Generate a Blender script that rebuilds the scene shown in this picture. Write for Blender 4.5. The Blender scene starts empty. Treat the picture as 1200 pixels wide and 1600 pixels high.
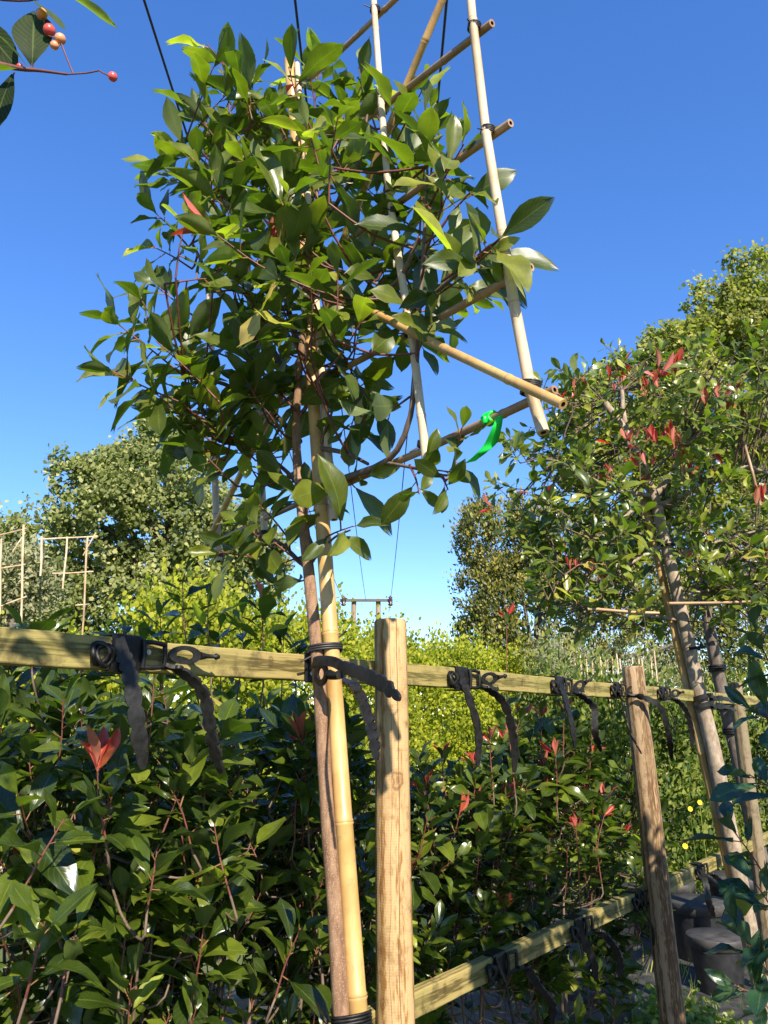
import bpy, math, random
import numpy as np
from mathutils import Vector, Matrix

# ------------------------------------------------------------------ camera, sky, sun, exposure
SC = bpy.context.scene
COL = SC.collection
CAM_H = 1.5
PITCH = math.radians(15.0)
F = 1202.0                                     # focal length in photo pixels (1200 x 1600)
cam_d = bpy.data.cameras.new('camera')
cam_d.sensor_fit = 'AUTO'; cam_d.sensor_width = 36.0
cam_d.lens = F / 1600.0 * 36.0
cam_d.clip_start = 0.02; cam_d.clip_end = 2000.0
cam = bpy.data.objects.new('camera', cam_d); COL.objects.link(cam)
cam.location = (0, 0, CAM_H); cam.rotation_euler = (math.radians(90) + PITCH, 0, 0)
SC.camera = cam

SUN_EL = math.radians(38.0)
SUN_AZ = math.radians(20.0)                    # to the right of straight behind the camera
to_sun = Vector((math.sin(SUN_AZ) * math.cos(SUN_EL), -math.cos(SUN_AZ) * math.cos(SUN_EL), math.sin(SUN_EL)))
world = bpy.data.worlds.new('World'); SC.world = world; world.use_nodes = True
wn = world.node_tree.nodes; wl = world.node_tree.links
sky = wn.new('ShaderNodeTexSky'); sky.sky_type = 'NISHITA'; sky.sun_disc = False
sky.sun_elevation = SUN_EL
sky.sun_rotation = math.atan2(to_sun.x, to_sun.y)
sky.altitude = 300.0; sky.air_density = 1.0; sky.dust_density = 0.0; sky.ozone_density = 4.0
hsv = wn.new('ShaderNodeHueSaturation'); hsv.inputs['Saturation'].default_value = 1.34; hsv.inputs['Hue'].default_value = 0.514
gam = wn.new('ShaderNodeGamma'); gam.inputs['Gamma'].default_value = 0.82
wl.new(sky.outputs[0], gam.inputs['Color']); wl.new(gam.outputs[0], hsv.inputs['Color']); wl.new(hsv.outputs[0], wn['Background'].inputs[0])
wn['Background'].inputs[1].default_value = 0.15
sun_d = bpy.data.lights.new('sun', 'SUN'); sun_d.energy = 4.6; sun_d.angle = math.radians(0.5)
sun_d.color = (1.0, 0.91, 0.76)
sun = bpy.data.objects.new('sun', sun_d); COL.objects.link(sun)
sun.rotation_euler = to_sun.to_track_quat('Z', 'Y').to_euler()
SC.view_settings.view_transform = 'Standard'; SC.view_settings.look = 'None'
SC.view_settings.exposure = 1.25; SC.view_settings.gamma = 1.0
SC.cycles.max_bounces = 8; SC.cycles.transparent_max_bounces = 8

# ------------------------------------------------------------------ helpers
rng = np.random.default_rng(7)
CP, SP = math.cos(PITCH), math.sin(PITCH)
def ray(px, py):
    x = px - 600.0; v = 800.0 - py
    return Vector((x, F * CP - v * SP, F * SP + v * CP))
def U(px, py, Y):
    """the point seen at photo pixel (px, py) at ground distance Y in front of the viewer"""
    r = ray(px, py); k = Y / r.y
    return Vector((r.x * k, Y, CAM_H + r.z * k))
def project(P):
    P = np.asarray(P, float); x = P[..., 0]; y = P[..., 1]; z = P[..., 2] - CAM_H
    d = y * CP + z * SP; u = -y * SP + z * CP
    d = np.where(d < 0.05, 0.05, d)
    return 600 + F * x / d, 800 - F * u / d, d

FT = Vector((-0.123, 1.77, 0)); FU = Vector((0.587, -0.81, 0)).normalized(); FM = Vector((-0.81, -0.587, 0)).normalized()
def FP(px, py, off=0.0):
    """photo pixel on the upright plane of the bamboo frame (off = towards the viewer)"""
    r = ray(px, py); o = Vector((0, 0, CAM_H))
    p0 = FT + FM * off
    k = (p0 - Vector((0, 0, 0))).dot(FM) / r.dot(FM)
    return o + r * k

def link(o, parent=None, base=None):
    COL.objects.link(o)
    if parent is not None:
        o.parent = parent
        if base is None: base = parent.get('_b', None)
    return o
BASE = {}
def thing(name, label, cat, loc=(0, 0, 0), group=None):
    o = bpy.data.objects.new(name, None); COL.objects.link(o)
    o.empty_display_size = 0.05
    o.location = loc; BASE[o.name] = Vector(loc)
    o['label'] = label; o['category'] = cat
    if group: o['group'] = group
    return o
def place(o, parent):
    """parent a mesh made in world coordinates to a thing (or to a part of it)"""
    COL.objects.link(o)
    if parent is not None:
        o.parent = parent
        if parent.name in BASE: o.location = -BASE[parent.name]
    return o

class MB:
    def __init__(s): s.v = []; s.f = []; s.m = []; s.a = []; s.smooth = []
    def add(s, verts, faces, mat=0, attr=0.0, smooth=True):
        b = len(s.v); s.v.extend([tuple(p) for p in verts])
        s.a.extend(attr if hasattr(attr, '__len__') else [attr] * len(verts))
        for f in faces:
            s.f.append([b + i for i in f]); s.m.append(mat); s.smooth.append(smooth)
        return b
    def tube(s, pts, rad, sides=8, mat=0, attr=0.0, cap=True, capmat=None, hollow=False, jitter=0.0):
        pts = [Vector(p) for p in pts]; n = len(pts)
        if not hasattr(rad, '__len__'): rad = [rad] * n
        at = attr if hasattr(attr, '__len__') else [attr] * n
        t0 = (pts[1] - pts[0]).normalized()
        x = t0.orthogonal().normalized(); V = []; A = []
        for i in range(n):
            t = (pts[min(i + 1, n - 1)] - pts[max(i - 1, 0)])
            t = t.normalized() if t.length > 1e-9 else t0
            x = (x - t * x.dot(t)).normalized(); y = t.cross(x)
            for k in range(sides):
                a = 2 * math.pi * k / sides
                r = rad[i] * (1 + (random.uniform(-jitter, jitter) if jitter else 0))
                V.append(pts[i] + x * (r * math.cos(a)) + y * (r * math.sin(a))); A.append(at[i])
        Fc = []
        for i in range(n - 1):
            for k in range(sides):
                k2 = (k + 1) % sides
                Fc.append((i * sides + k, i * sides + k2, (i + 1) * sides + k2, (i + 1) * sides + k))
        b = s.add(V, Fc, mat, A)
        if cap:
            cm = mat if capmat is None else capmat
            for i, rev in ((0, True), (n - 1, False)):
                idx = [i * sides + k for k in range(sides)]
                if hollow:
                    c = pts[i]; inn = [c + (V[j] - c) * 0.5 for j in idx]
                    t = (pts[1] - pts[0]).normalized() if rev else (pts[-2] - pts[-1]).normalized()
                    deep = [p + t * rad[i] * 1.2 for p in inn]
                    bb = s.add([V[j] for j in idx] + inn + deep, [], cm, 0.0)
                    for k in range(sides):
                        k2 = (k + 1) % sides
                        for (o1, o2, mm) in ((0, sides, cm), (sides, 2 * sides, cm + 1)):
                            q = [bb + o1 + k, bb + o1 + k2, bb + o2 + k2, bb + o2 + k]
                            s.f.append(q[::-1] if rev is False else q); s.m.append(mm); s.smooth.append(False)
                    s.f.append([bb + 2 * sides + k for k in range(sides)]); s.m.append(cm + 1); s.smooth.append(False)
                else:
                    s.add([V[j] for j in idx], [list(range(sides))[::-1] if rev else list(range(sides))], cm, 0.0, False)
    def box(s, c, ex, ey, ez, mat=0):
        c = Vector(c); ex = Vector(ex); ey = Vector(ey); ez = Vector(ez); V = []
        for sx in (-1, 1):
            for sy in (-1, 1):
                for sz in (-1, 1): V.append(c + ex * sx + ey * sy + ez * sz)
        s.add(V, [(0, 1, 3, 2), (4, 6, 7, 5), (0, 4, 5, 1), (2, 3, 7, 6), (0, 2, 6, 4), (1, 5, 7, 3)], mat, 0.0, False)
    def build(s, name, mats, parent=None, bevel=0.0):
        me = bpy.data.meshes.new(name); me.from_pydata(s.v, [], s.f)
        for m in (mats if isinstance(mats, (list, tuple)) else [mats]): me.materials.append(m)
        me.polygons.foreach_set('material_index', s.m)
        me.polygons.foreach_set('use_smooth', s.smooth)
        at = me.attributes.new('rnd', 'FLOAT', 'POINT'); at.data.foreach_set('value', np.array(s.a, dtype=np.float32))
        me.update()
        o = bpy.data.objects.new(name, me); place(o, parent)
        if bevel:
            b = o.modifiers.new('bevel', 'BEVEL'); b.width = bevel; b.segments = 2; b.limit_method = 'ANGLE'
        return o

def bez(pts, n):
    """smooth polyline through the given points (Catmull-Rom)"""
    P = [Vector(p) for p in pts]
    if len(P) == 2: return [P[0].lerp(P[1], i / n) for i in range(n + 1)]
    Q = [P[0] * 2 - P[1]] + P + [P[-1] * 2 - P[-2]]; out = []
    seg = len(P) - 1; per = max(1, n // seg)
    for i in range(seg):
        a, b, c, d = Q[i:i + 4]
        for k in range(per):
            t = k / per
            out.append(0.5 * ((2 * b) + (c - a) * t + (2 * a - 5 * b + 4 * c - d) * t * t + (3 * b - a - 3 * c + d) * t ** 3))
    out.append(P[-1]); return out

# ------------------------------------------------------------------ materials
def mat(name):
    m = bpy.data.materials.new(name); m.use_nodes = True
    nt = m.node_tree; b = nt.nodes['Principled BSDF']
    return m, nt, b
class N:
    def __init__(s, nt): s.nt = nt
    def __call__(s, typ, **kw):
        n = s.nt.nodes.new(typ)
        for k, v in kw.items():
            if k.startswith('i_'): n.inputs[int(k[2:]) if k[2:].isdigit() else k[2:].replace('_', ' ')].default_value = v
            else: setattr(n, k, v)
        return n
    def l(s, a, b): s.nt.links.new(a, b)
    def math(s, op, a, b=None, c=None, clamp=False):
        n = s.nt.nodes.new('ShaderNodeMath'); n.operation = op; n.use_clamp = clamp
        for i, q in enumerate((a, b, c)):
            if q is None: continue
            if isinstance(q, (int, float)): n.inputs[i].default_value = q
            else: s.l(q, n.inputs[i])
        return n.outputs[0]
    def ramp(s, fac, stops):
        r = s.nt.nodes.new('ShaderNodeValToRGB'); e = r.color_ramp.elements
        while len(e) < len(stops): e.new(0.5)
        for i, (p, c) in enumerate(stops): e[i].position = p; e[i].color = (c[0], c[1], c[2], 1)
        s.l(fac, r.inputs[0]); return r.outputs[0]
    def mix(s, fac, a, b, blend='MIX'):
        n = s.nt.nodes.new('ShaderNodeMix'); n.data_type = 'RGBA'; n.blend_type = blend
        for sock, q in ((n.inputs[0], fac), (n.inputs[6], a), (n.inputs[7], b)):
            if isinstance(q, (int, float)): sock.default_value = q
            elif isinstance(q, tuple): sock.default_value = (q[0], q[1], q[2], 1)
            else: s.l(q, sock)
        return n.outputs[2]

def leaf_material(name, stops, trans=(1.0, 1.35, 0.35), rough=0.33, tmix=0.28, veins=True, under=(0.13, 0.17, 0.06), blotch=True, spec=0.5, petiole=(0.35, 0.08, 0.05)):
    m, nt, b = mat(name); g = N(nt)
    at = g('ShaderNodeAttribute', attribute_name='rnd'); oi = g('ShaderNodeObjectInfo')
    r = g.math('FRACT', g.math('ADD', at.outputs['Fac'], oi.outputs['Random']))
    col = g.ramp(r, stops)
    tc = g('ShaderNodeTexCoord')
    if blotch:
        no = g('ShaderNodeTexNoise'); no.inputs['Scale'].default_value = 28.0; no.inputs['Detail'].default_value = 4
        geo0 = g('ShaderNodeNewGeometry'); g.l(geo0.outputs['Position'], no.inputs['Vector'])
        f = g.math('MULTIPLY', g.math('SUBTRACT', no.outputs[0], 0.5), 1.1)
        f = g.math('ADD', f, 0.95)
        hs = g('ShaderNodeHueSaturation'); g.l(col, hs.inputs['Color']); g.l(f, hs.inputs['Value']); col = hs.outputs[0]
    if blotch:
        nb_ = g('ShaderNodeTexNoise'); nb_.inputs['Scale'].default_value = 55.0; nb_.inputs['Detail'].default_value = 5; nb_.inputs['Roughness'].default_value = .7; g.l(geo0.outputs['Position'], nb_.inputs['Vector'])
        sp = g.math('MULTIPLY', g.math('SUBTRACT', nb_.outputs[0], 0.60, clamp=True), 7.0, clamp=True)
        big = g('ShaderNodeTexNoise'); big.inputs['Scale'].default_value = 9.0; g.l(geo0.outputs['Position'], big.inputs['Vector'])
        sp = g.math('MULTIPLY', sp, g.math('MULTIPLY', g.math('SUBTRACT', big.outputs[0], 0.45, clamp=True), 5.0, clamp=True))
        col = g.mix(g.math('MULTIPLY', sp, 0.6), col, (0.20, 0.15, 0.035))
    if veins:
        sx = g('ShaderNodeSeparateXYZ'); g.l(tc.outputs['UV'], sx.inputs[0])
        du = g.math('ABSOLUTE', g.math('SUBTRACT', sx.outputs[0], 0.5))
        rib = g.math('SUBTRACT', 1.0, g.math('MULTIPLY', du, 24.0), clamp=True)
        ph = g.math('SINE', g.math('MULTIPLY', g.math('SUBTRACT', sx.outputs[1], g.math('MULTIPLY', du, 0.55)), 70.0))
        sv = g.math('MULTIPLY', g.math('SUBTRACT', ph, 0.6, clamp=True), 0.45)
        vein = g.math('MAXIMUM', g.math('MULTIPLY', rib, 0.75), sv, clamp=True)
        col = g.mix(g.math('MULTIPLY', vein, 0.42), col, (0.20, 0.27, 0.07))
        pet = g.math('LESS_THAN', sx.outputs[1], 0.0)
        col = g.mix(pet, col, petiole)
        bp = g('ShaderNodeBump'); bp.inputs['Strength'].default_value = 0.12; bp.inputs['Distance'].default_value = 0.002
        g.l(vein, bp.inputs['Height']); g.l(bp.outputs[0], b.inputs['Normal'])
    geo = g('ShaderNodeNewGeometry')
    uc = g.mix(0.55, col, under)
    col2 = g.mix(geo.outputs['Backfacing'], col, uc)
    g.l(col2, b.inputs['Base Color'])
    ro = g.math('MULTIPLY_ADD', geo.outputs['Backfacing'], 0.25, rough)
    if blotch: ro = g.math('ADD', ro, g.math('MULTIPLY', g.math('SUBTRACT', no.outputs[0], 0.45), 0.45))
    g.l(ro, b.inputs['Roughness'])
    b.inputs['Specular IOR Level'].default_value = spec
    tr = g('ShaderNodeBsdfTranslucent')
    tcol = g.mix(1.0, col, (trans[0] , trans[1], trans[2]), 'MULTIPLY'); 
    hs2 = g('ShaderNodeHueSaturation'); hs2.inputs['Value'].default_value = 2.2; g.l(tcol, hs2.inputs['Color']); g.l(hs2.outputs[0], tr.inputs[0])
    mx = g('ShaderNodeMixShader'); mx.inputs[0].default_value = tmix
    g.l(b.outputs[0], mx.inputs[1]); g.l(tr.outputs[0], mx.inputs[2])
    out = nt.nodes['Material Output']; g.l(mx.outputs[0], out.inputs[0])
    return m

def bark_material(name, stops, scale=(60, 60, 14), bump=0.4, rough=0.85, speck=None):
    m, nt, b = mat(name); g = N(nt)
    geo = g('ShaderNodeNewGeometry'); mp = g('ShaderNodeMapping'); mp.inputs['Scale'].default_value = scale
    g.l(geo.outputs['Position'], mp.inputs[0])
    no = g('ShaderNodeTexNoise'); no.inputs['Scale'].default_value = 1.0; no.inputs['Detail'].default_value = 6; no.inputs['Roughness'].default_value = 0.65
    g.l(mp.outputs[0], no.inputs['Vector'])
    f = g.math('MULTIPLY_ADD', g.math('SUBTRACT', no.outputs[0], 0.5), 1.7, 0.5, clamp=True)
    col = g.ramp(f, stops)
    n2 = g('ShaderNodeTexNoise'); n2.inputs['Scale'].default_value = 7; g.l(geo.outputs['Position'], n2.inputs['Vector'])
    col = g.mix(g.math('MULTIPLY', n2.outputs[0], 0.5), col, stops[0][1])
    if speck:
        vo = g('ShaderNodeTexVoronoi'); vo.inputs['Scale'].default_value = 260; g.l(geo.outputs['Position'], vo.inputs['Vector'])
        k = g.math('LESS_THAN', vo.outputs['Distance'], 0.28)
        col = g.mix(g.math('MULTIPLY', k, 0.6), col, speck)
    g.l(col, b.inputs['Base Color']); b.inputs['Roughness'].default_value = rough
    bp = g('ShaderNodeBump'); bp.inputs['Strength'].default_value = bump; bp.inputs['Distance'].default_value = 0.004
    g.l(no.outputs[0], bp.inputs['Height']); g.l(bp.outputs[0], b.inputs['Normal'])
    return m

def bamboo_material(name, c0, c1, c2, rough=0.42):
    m, nt, b = mat(name); g = N(nt)
    geo = g('ShaderNodeNewGeometry'); oi = g('ShaderNodeObjectInfo')
    mp = g('ShaderNodeMapping'); mp.inputs['Scale'].default_value = (90, 90, 9); g.l(geo.outputs['Position'], mp.inputs[0])
    no = g('ShaderNodeTexNoise'); no.inputs['Scale'].default_value = 1; no.inputs['Detail'].default_value = 5; g.l(mp.outputs[0], no.inputs['Vector'])
    n2 = g('ShaderNodeTexNoise'); n2.inputs['Scale'].default_value = 9; n2.inputs['Detail'].default_value = 5; g.l(geo.outputs['Position'], n2.inputs['Vector'])
    f = g.math('MULTIPLY_ADD', g.math('SUBTRACT', n2.outputs[0], 0.5), 1.6, 0.5)
    f = g.math('ADD', f, g.math('MULTIPLY', g.math('SUBTRACT', oi.outputs['Random'], 0.5), 0.5), clamp=True)
    col = g.ramp(f, [(0.1, c0), (0.5, c1), (0.9, c2)])
    col = g.mix(g.math('MULTIPLY', g.math('SUBTRACT', no.outputs[0], 0.55, clamp=True), 1.6), col, (c0[0] * 0.45, c0[1] * 0.4, c0[2] * 0.3))
    at = g('ShaderNodeAttribute', attribute_name='rnd')
    dk = g.math('SUBTRACT', g.math('MULTIPLY', at.outputs['Fac'], 2.2), 1.0, clamp=True)
    col = g.mix(g.math('MULTIPLY', dk, 0.7), col, (0.16, 0.085, 0.03))
    n5 = g('ShaderNodeTexNoise'); n5.inputs['Scale'].default_value = 38; n5.inputs['Detail'].default_value = 7; n5.inputs['Roughness'].default_value = .7; g.l(geo.outputs['Position'], n5.inputs['Vector'])
    col = g.mix(g.math('MULTIPLY', g.math('SUBTRACT', n5.outputs[0], 0.56, clamp=True), 4.0, clamp=True), col, (0.17, 0.13, 0.09))
    g.l(col, b.inputs['Base Color']); b.inputs['Roughness'].default_value = rough
    bp = g('ShaderNodeBump'); bp.inputs['Strength'].default_value = 0.15; bp.inputs['Distance'].default_value = 0.002
    g.l(no.outputs[0], bp.inputs['Height']); g.l(bp.outputs[0], b.inputs['Normal'])
    return m

def wood_material(name, light, dark, green=0.0, ringscale=26, knots=(), crack=False, along='z'):
    m, nt, b = mat(name); g = N(nt)
    tc = g('ShaderNodeTexCoord')
    mp = g('ShaderNodeMapping'); mp.inputs['Location'].default_value = (0.012, -0.03, 0)
    mp.inputs['Scale'].default_value = (1, 1, 0.16) if along == 'z' else (0.07, 1, 1)
    g.l(tc.outputs['Object'], mp.inputs[0])
    wv = g('ShaderNodeTexWave'); wv.wave_type = 'RINGS'; wv.rings_direction = 'Z' if along == 'z' else 'X'
    wv.inputs['Scale'].default_value = ringscale; wv.inputs['Distortion'].default_value = 3.4; wv.inputs['Detail'].default_value = 3; wv.inputs['Detail Scale'].default_value = 6.0
    g.l(mp.outputs[0], wv.inputs['Vector'])
    no = g('ShaderNodeTexNoise'); no.inputs['Scale'].default_value = 1; no.inputs['Detail'].default_value = 6
    m2 = g('ShaderNodeMapping'); m2.inputs['Scale'].default_value = (240, 240, 6) if along == 'z' else (4, 150, 150); g.l(tc.outputs['Object'], m2.inputs[0]); g.l(m2.outputs[0], no.inputs['Vector'])
    n2 = g('ShaderNodeTexNoise'); n2.inputs['Scale'].default_value = 5; n2.inputs['Detail'].default_value = 5; g.l(tc.outputs['Object'], n2.inputs['Vector'])
    f = g.math('POWER', wv.outputs['Fac'], 2.6)
    f = g.math('MULTIPLY', f, g.math('MULTIPLY_ADD', g.math('SUBTRACT', n2.outputs[0], 0.5), 2.0, 0.95, clamp=True))
    f = g.math('ADD', f, g.math('MULTIPLY', g.math('SUBTRACT', no.outputs[0], 0.5), 0.6), clamp=True)
    mid = tuple(0.55 * light[i] + 0.45 * dark[i] for i in range(3))
    col = g.ramp(f, [(0.0, light), (0.45, mid), (0.9, dark)])
    n3 = g('ShaderNodeTexNoise'); n3.inputs['Scale'].default_value = 2.3; n3.inputs['Detail'].default_value = 6; g.l(tc.outputs['Object'], n3.inputs['Vector'])
    gm = g.math('MULTIPLY', g.math('MULTIPLY_ADD', g.math('SUBTRACT', n3.outputs[0], 0.5), 3.0, 0.5, clamp=True), green)
    col = g.mix(gm, col, (0.19, 0.20, 0.05))
    for (kx, ky, kz, kr) in knots:
        vm = g('ShaderNodeVectorMath', operation='SUBTRACT'); g.l(tc.outputs['Object'], vm.inputs[0]); vm.inputs[1].default_value = (kx, ky, kz)
        sc = g('ShaderNodeVectorMath', operation='MULTIPLY'); g.l(vm.outputs[0], sc.inputs[0]); sc.inputs[1].default_value = (1.25, 1.0, 0.75)
        nd = g('ShaderNodeTexNoise'); nd.inputs['Scale'].default_value = 60; nd.inputs['Detail'].default_value = 4; g.l(tc.outputs['Object'], nd.inputs['Vector'])
        ln = g('ShaderNodeVectorMath', operation='LENGTH'); g.l(sc.outputs[0], ln.inputs[0])
        d = g.math('ADD', ln.outputs['Value'], g.math('MULTIPLY', g.math('SUBTRACT', nd.outputs[0], 0.5), kr * 0.9))
        ins = g.math('SUBTRACT', 1.0, g.math('DIVIDE', d, kr), clamp=True)
        rg = g.math('MULTIPLY_ADD', g.math('SINE', g.math('MULTIPLY', d, 6.28 / (kr * 0.42))), 0.22, 0.5)
        k2 = g.math('MULTIPLY', g.math('MULTIPLY', ins, 2.2, clamp=True), rg)
        col = g.mix(k2, col, tuple(c * 0.55 for c in dark))
    n7 = g('ShaderNodeTexNoise'); n7.inputs['Scale'].default_value = 16; n7.inputs['Detail'].default_value = 8; n7.inputs['Roughness'].default_value = .7; g.l(tc.outputs['Object'], n7.inputs['Vector'])
    col = g.mix(g.math('MULTIPLY', g.math('SUBTRACT', n7.outputs[0], 0.52, clamp=True), 4.5, clamp=True), col, (dark[0] * .7, dark[1] * .75, dark[2] * .9))
    if along == 'x':      # drying splits along the timber
        sq = g('ShaderNodeSeparateXYZ'); g.l(tc.outputs['Object'], sq.inputs[0])
        n6 = g('ShaderNodeTexNoise', noise_dimensions='1D'); n6.inputs['Scale'].default_value = 2.2; n6.inputs['Detail'].default_value = 3; g.l(sq.outputs[0], n6.inputs['W'])
        for off, wd in ((0.004, 0.0006), (-0.011, 0.0004)):
            zz = g.math('ADD', sq.outputs[2], g.math('MULTIPLY', g.math('SUBTRACT', n6.outputs[0], 0.5), 0.03))
            c = g.math('LESS_THAN', g.math('ABSOLUTE', g.math('SUBTRACT', zz, off)), g.math('MULTIPLY', g.math('SUBTRACT', n3.outputs[0], 0.42, clamp=True), wd * 9))
            col = g.mix(g.math('MULTIPLY', c, 0.75), col, (0.04, 0.03, 0.012))
    if crack:
        sx = g('ShaderNodeSeparateXYZ'); g.l(tc.outputs['Object'], sx.inputs[0])
        n4 = g('ShaderNodeTexNoise', noise_dimensions='1D'); n4.inputs['Scale'].default_value = 1.6; n4.inputs['Detail'].default_value = 2; g.l(sx.outputs[2], n4.inputs['W'])
        for off, wd, amp in ((0.014, 0.0010, 0.035), (-0.004, 0.0005, 0.06)):
            xx = g.math('ADD', sx.outputs[0], g.math('MULTIPLY', g.math('SUBTRACT', n4.outputs[0], 0.5), amp))
            c = g.math('LESS_THAN', g.math('ABSOLUTE', g.math('SUBTRACT', xx, off)), wd)
            c = g.math('MULTIPLY', c, g.math('LESS_THAN', sx.outputs[1], 0.0))
            col = g.mix(g.math('MULTIPLY', c, 0.8), col, (0.06, 0.035, 0.015))
    g.l(col, b.inputs['Base Color']); b.inputs['Roughness'].default_value = 0.75; b.inputs['Specular IOR Level'].default_value = 0.25
    h = g.math('ADD', g.math('MULTIPLY', no.outputs[0], 0.6), wv.outputs['Fac'])
    if along == 'z':     # lathe marks
        sx2 = g('ShaderNodeSeparateXYZ'); g.l(tc.outputs['Object'], sx2.inputs[0])
        h = g.math('ADD', h, g.math('MULTIPLY', g.math('SINE', g.math('MULTIPLY', sx2.outputs[2], 1050.0)), g.math('MULTIPLY', n2.outputs[0], 0.28)))
    bp = g('ShaderNodeBump'); bp.inputs['Strength'].default_value = 0.3; bp.inputs['Distance'].default_value = 0.0015
    g.l(h, bp.inputs['Height']); g.l(bp.outputs[0], b.inputs['Normal'])
    return m

def plain(name, c, rough=0.6, metal=0.0, noise=0.25, nscale=30, spec=0.5, bump=0.1):
    m, nt, b = mat(name); g = N(nt)
    geo = g('ShaderNodeNewGeometry')
    no = g('ShaderNodeTexNoise'); no.inputs['Scale'].default_value = nscale; no.inputs['Detail'].default_value = 5; g.l(geo.outputs['Position'], no.inputs['Vector'])
    lo = tuple(x * (1 - noise) for x in c); hi = tuple(min(1, x * (1 + noise)) for x in c)
    g.l(g.ramp(no.outputs[0], [(0.3, lo), (0.7, hi)]), b.inputs['Base Color'])
    b.inputs['Roughness'].default_value = rough; b.inputs['Metallic'].default_value = metal; b.inputs['Specular IOR Level'].default_value = spec
    if bump:
        bp = g('ShaderNodeBump'); bp.inputs['Strength'].default_value = bump; bp.inputs['Distance'].default_value = 0.003
        g.l(no.outputs[0], bp.inputs['Height']); g.l(bp.outputs[0], b.inputs['Normal'])
    return m

G = lambda k: [(0.0, (0.030 * k, 0.045 * k, 0.005 * k)), (0.35, (0.054 * k, 0.073 * k, 0.007 * k)), (0.7, (0.084 * k, 0.100 * k, 0.009 * k)), (0.93, (0.125 * k, 0.135 * k, 0.013 * k)), (1.0, (0.18 * k, 0.18 * k, 0.02 * k))]
M_LEAF = leaf_material('leaf_green', G(1.2), rough=0.38, tmix=0.32)
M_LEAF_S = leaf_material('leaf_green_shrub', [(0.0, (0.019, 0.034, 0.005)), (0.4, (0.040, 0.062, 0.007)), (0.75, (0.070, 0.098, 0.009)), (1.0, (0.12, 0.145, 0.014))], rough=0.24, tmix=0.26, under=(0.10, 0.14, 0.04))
M_LEAF_T = leaf_material('leaf_green_far', [(0.0, (0.046, 0.07, 0.009)), (0.4, (0.09, 0.122, 0.013)), (0.75, (0.145, 0.175, 0.018)), (1.0, (0.23, 0.225, 0.03))], rough=0.3, tmix=0.25, under=(0.14, 0.17, 0.06))
M_LEAF_B = leaf_material('leaf_bluegreen', [(0.0, (0.014, 0.048, 0.022)), (0.6, (0.026, 0.070, 0.03)), (1.0, (0.05, 0.10, 0.03))], rough=0.25, tmix=0.15, under=(0.08, 0.13, 0.07))
M_YEL = leaf_material('leaf_yellow', [(0.0, (0.20, 0.24, 0.03)), (0.6, (0.32, 0.31, 0.04)), (1.0, (0.38, 0.27, 0.07))], rough=0.4, tmix=0.35, under=(0.3, 0.3, 0.08))
M_RED = leaf_material('leaf_red', [(0.0, (0.34, 0.03, 0.03)), (0.5, (0.46, 0.055, 0.04)), (0.8, (0.30, 0.07, 0.03)), (1.0, (0.30, 0.16, 0.04))], trans=(1.2, 0.45, 0.35), rough=0.3, tmix=0.3, under=(0.45, 0.16, 0.12))
M_POP = leaf_material('leaf_poplar', [(0.0, (0.085, 0.105, 0.03)), (0.4, (0.17, 0.185, 0.06)), (0.75, (0.26, 0.26, 0.10)), (1.0, (0.36, 0.34, 0.15))], rough=0.6, spec=0.2, tmix=0.25, veins=False, under=(0.24, 0.25, 0.14), blotch=False)
M_POP2 = leaf_material('leaf_aspen', [(0.0, (0.07, 0.085, 0.02)), (0.4, (0.16, 0.165, 0.038)), (0.75, (0.27, 0.255, 0.06)), (1.0, (0.38, 0.33, 0.10))], rough=0.6, spec=0.2, tmix=0.3, veins=False, under=(0.22, 0.23, 0.1), blotch=False)
M_CED = leaf_material('leaf_evergreen', [(0.0, (0.045, 0.06, 0.012)), (0.5, (0.11, 0.115, 0.018)), (1.0, (0.25, 0.21, 0.03))], rough=0.55, tmix=0.15, veins=False, under=(0.08, 0.09, 0.02), blotch=False)
M_PRI = leaf_material('leaf_privet', [(0.0, (0.05, 0.085, 0.01)), (0.4, (0.17, 0.19, 0.016)), (0.75, (0.27, 0.27, 0.02)), (1.0, (0.36, 0.33, 0.03))], rough=0.6, spec=0.2, tmix=0.35, veins=False, under=(0.3, 0.3, 0.05), blotch=False)
M_CON = leaf_material('leaf_conifer', [(0.0, (0.03, 0.058, 0.012)), (0.5, (0.08, 0.115, 0.02)), (1.0, (0.19, 0.205, 0.035))], rough=0.6, spec=0.2, tmix=0.25, veins=False, under=(0.12, 0.17, 0.05), blotch=False)
M_OLI = leaf_material('leaf_olive', [(0.0, (0.11, 0.12, 0.07)), (0.5, (0.20, 0.20, 0.11)), (1.0, (0.30, 0.28, 0.15))], rough=0.6, spec=0.2, tmix=0.2, veins=False, under=(0.3, 0.3, 0.2), blotch=False)
M_GRASS = leaf_material('grass_blade', [(0.0, (0.09, 0.14, 0.02)), (0.6, (0.20, 0.24, 0.03)), (1.0, (0.36, 0.33, 0.08))], rough=0.5, tmix=0.35, veins=False, under=(0.2, 0.22, 0.05), blotch=False)
M_TWIG_R = bark_material('twig_red', [(0.2, (0.085, 0.025, 0.016)), (0.8, (0.19, 0.06, 0.042))], bump=0.15, rough=0.55)
M_TWIG = bark_material('twig_brown', [(0.2, (0.075, 0.05, 0.032)), (0.8, (0.20, 0.135, 0.095))], bump=0.3, rough=0.8)
M_BARK = bark_material('bark_reddish', [(0.15, (0.10, 0.048, 0.024)), (0.5, (0.225, 0.125, 0.066)), (0.85, (0.34, 0.215, 0.125))], scale=(70, 70, 18), bump=0.6, speck=(0.34, 0.24, 0.16))
M_BARK_P = bark_material('bark_pale', [(0.15, (0.13, 0.095, 0.06)), (0.5, (0.30, 0.23, 0.16)), (0.85, (0.46, 0.385, 0.29))], scale=(40, 40, 22), bump=0.5)
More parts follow.
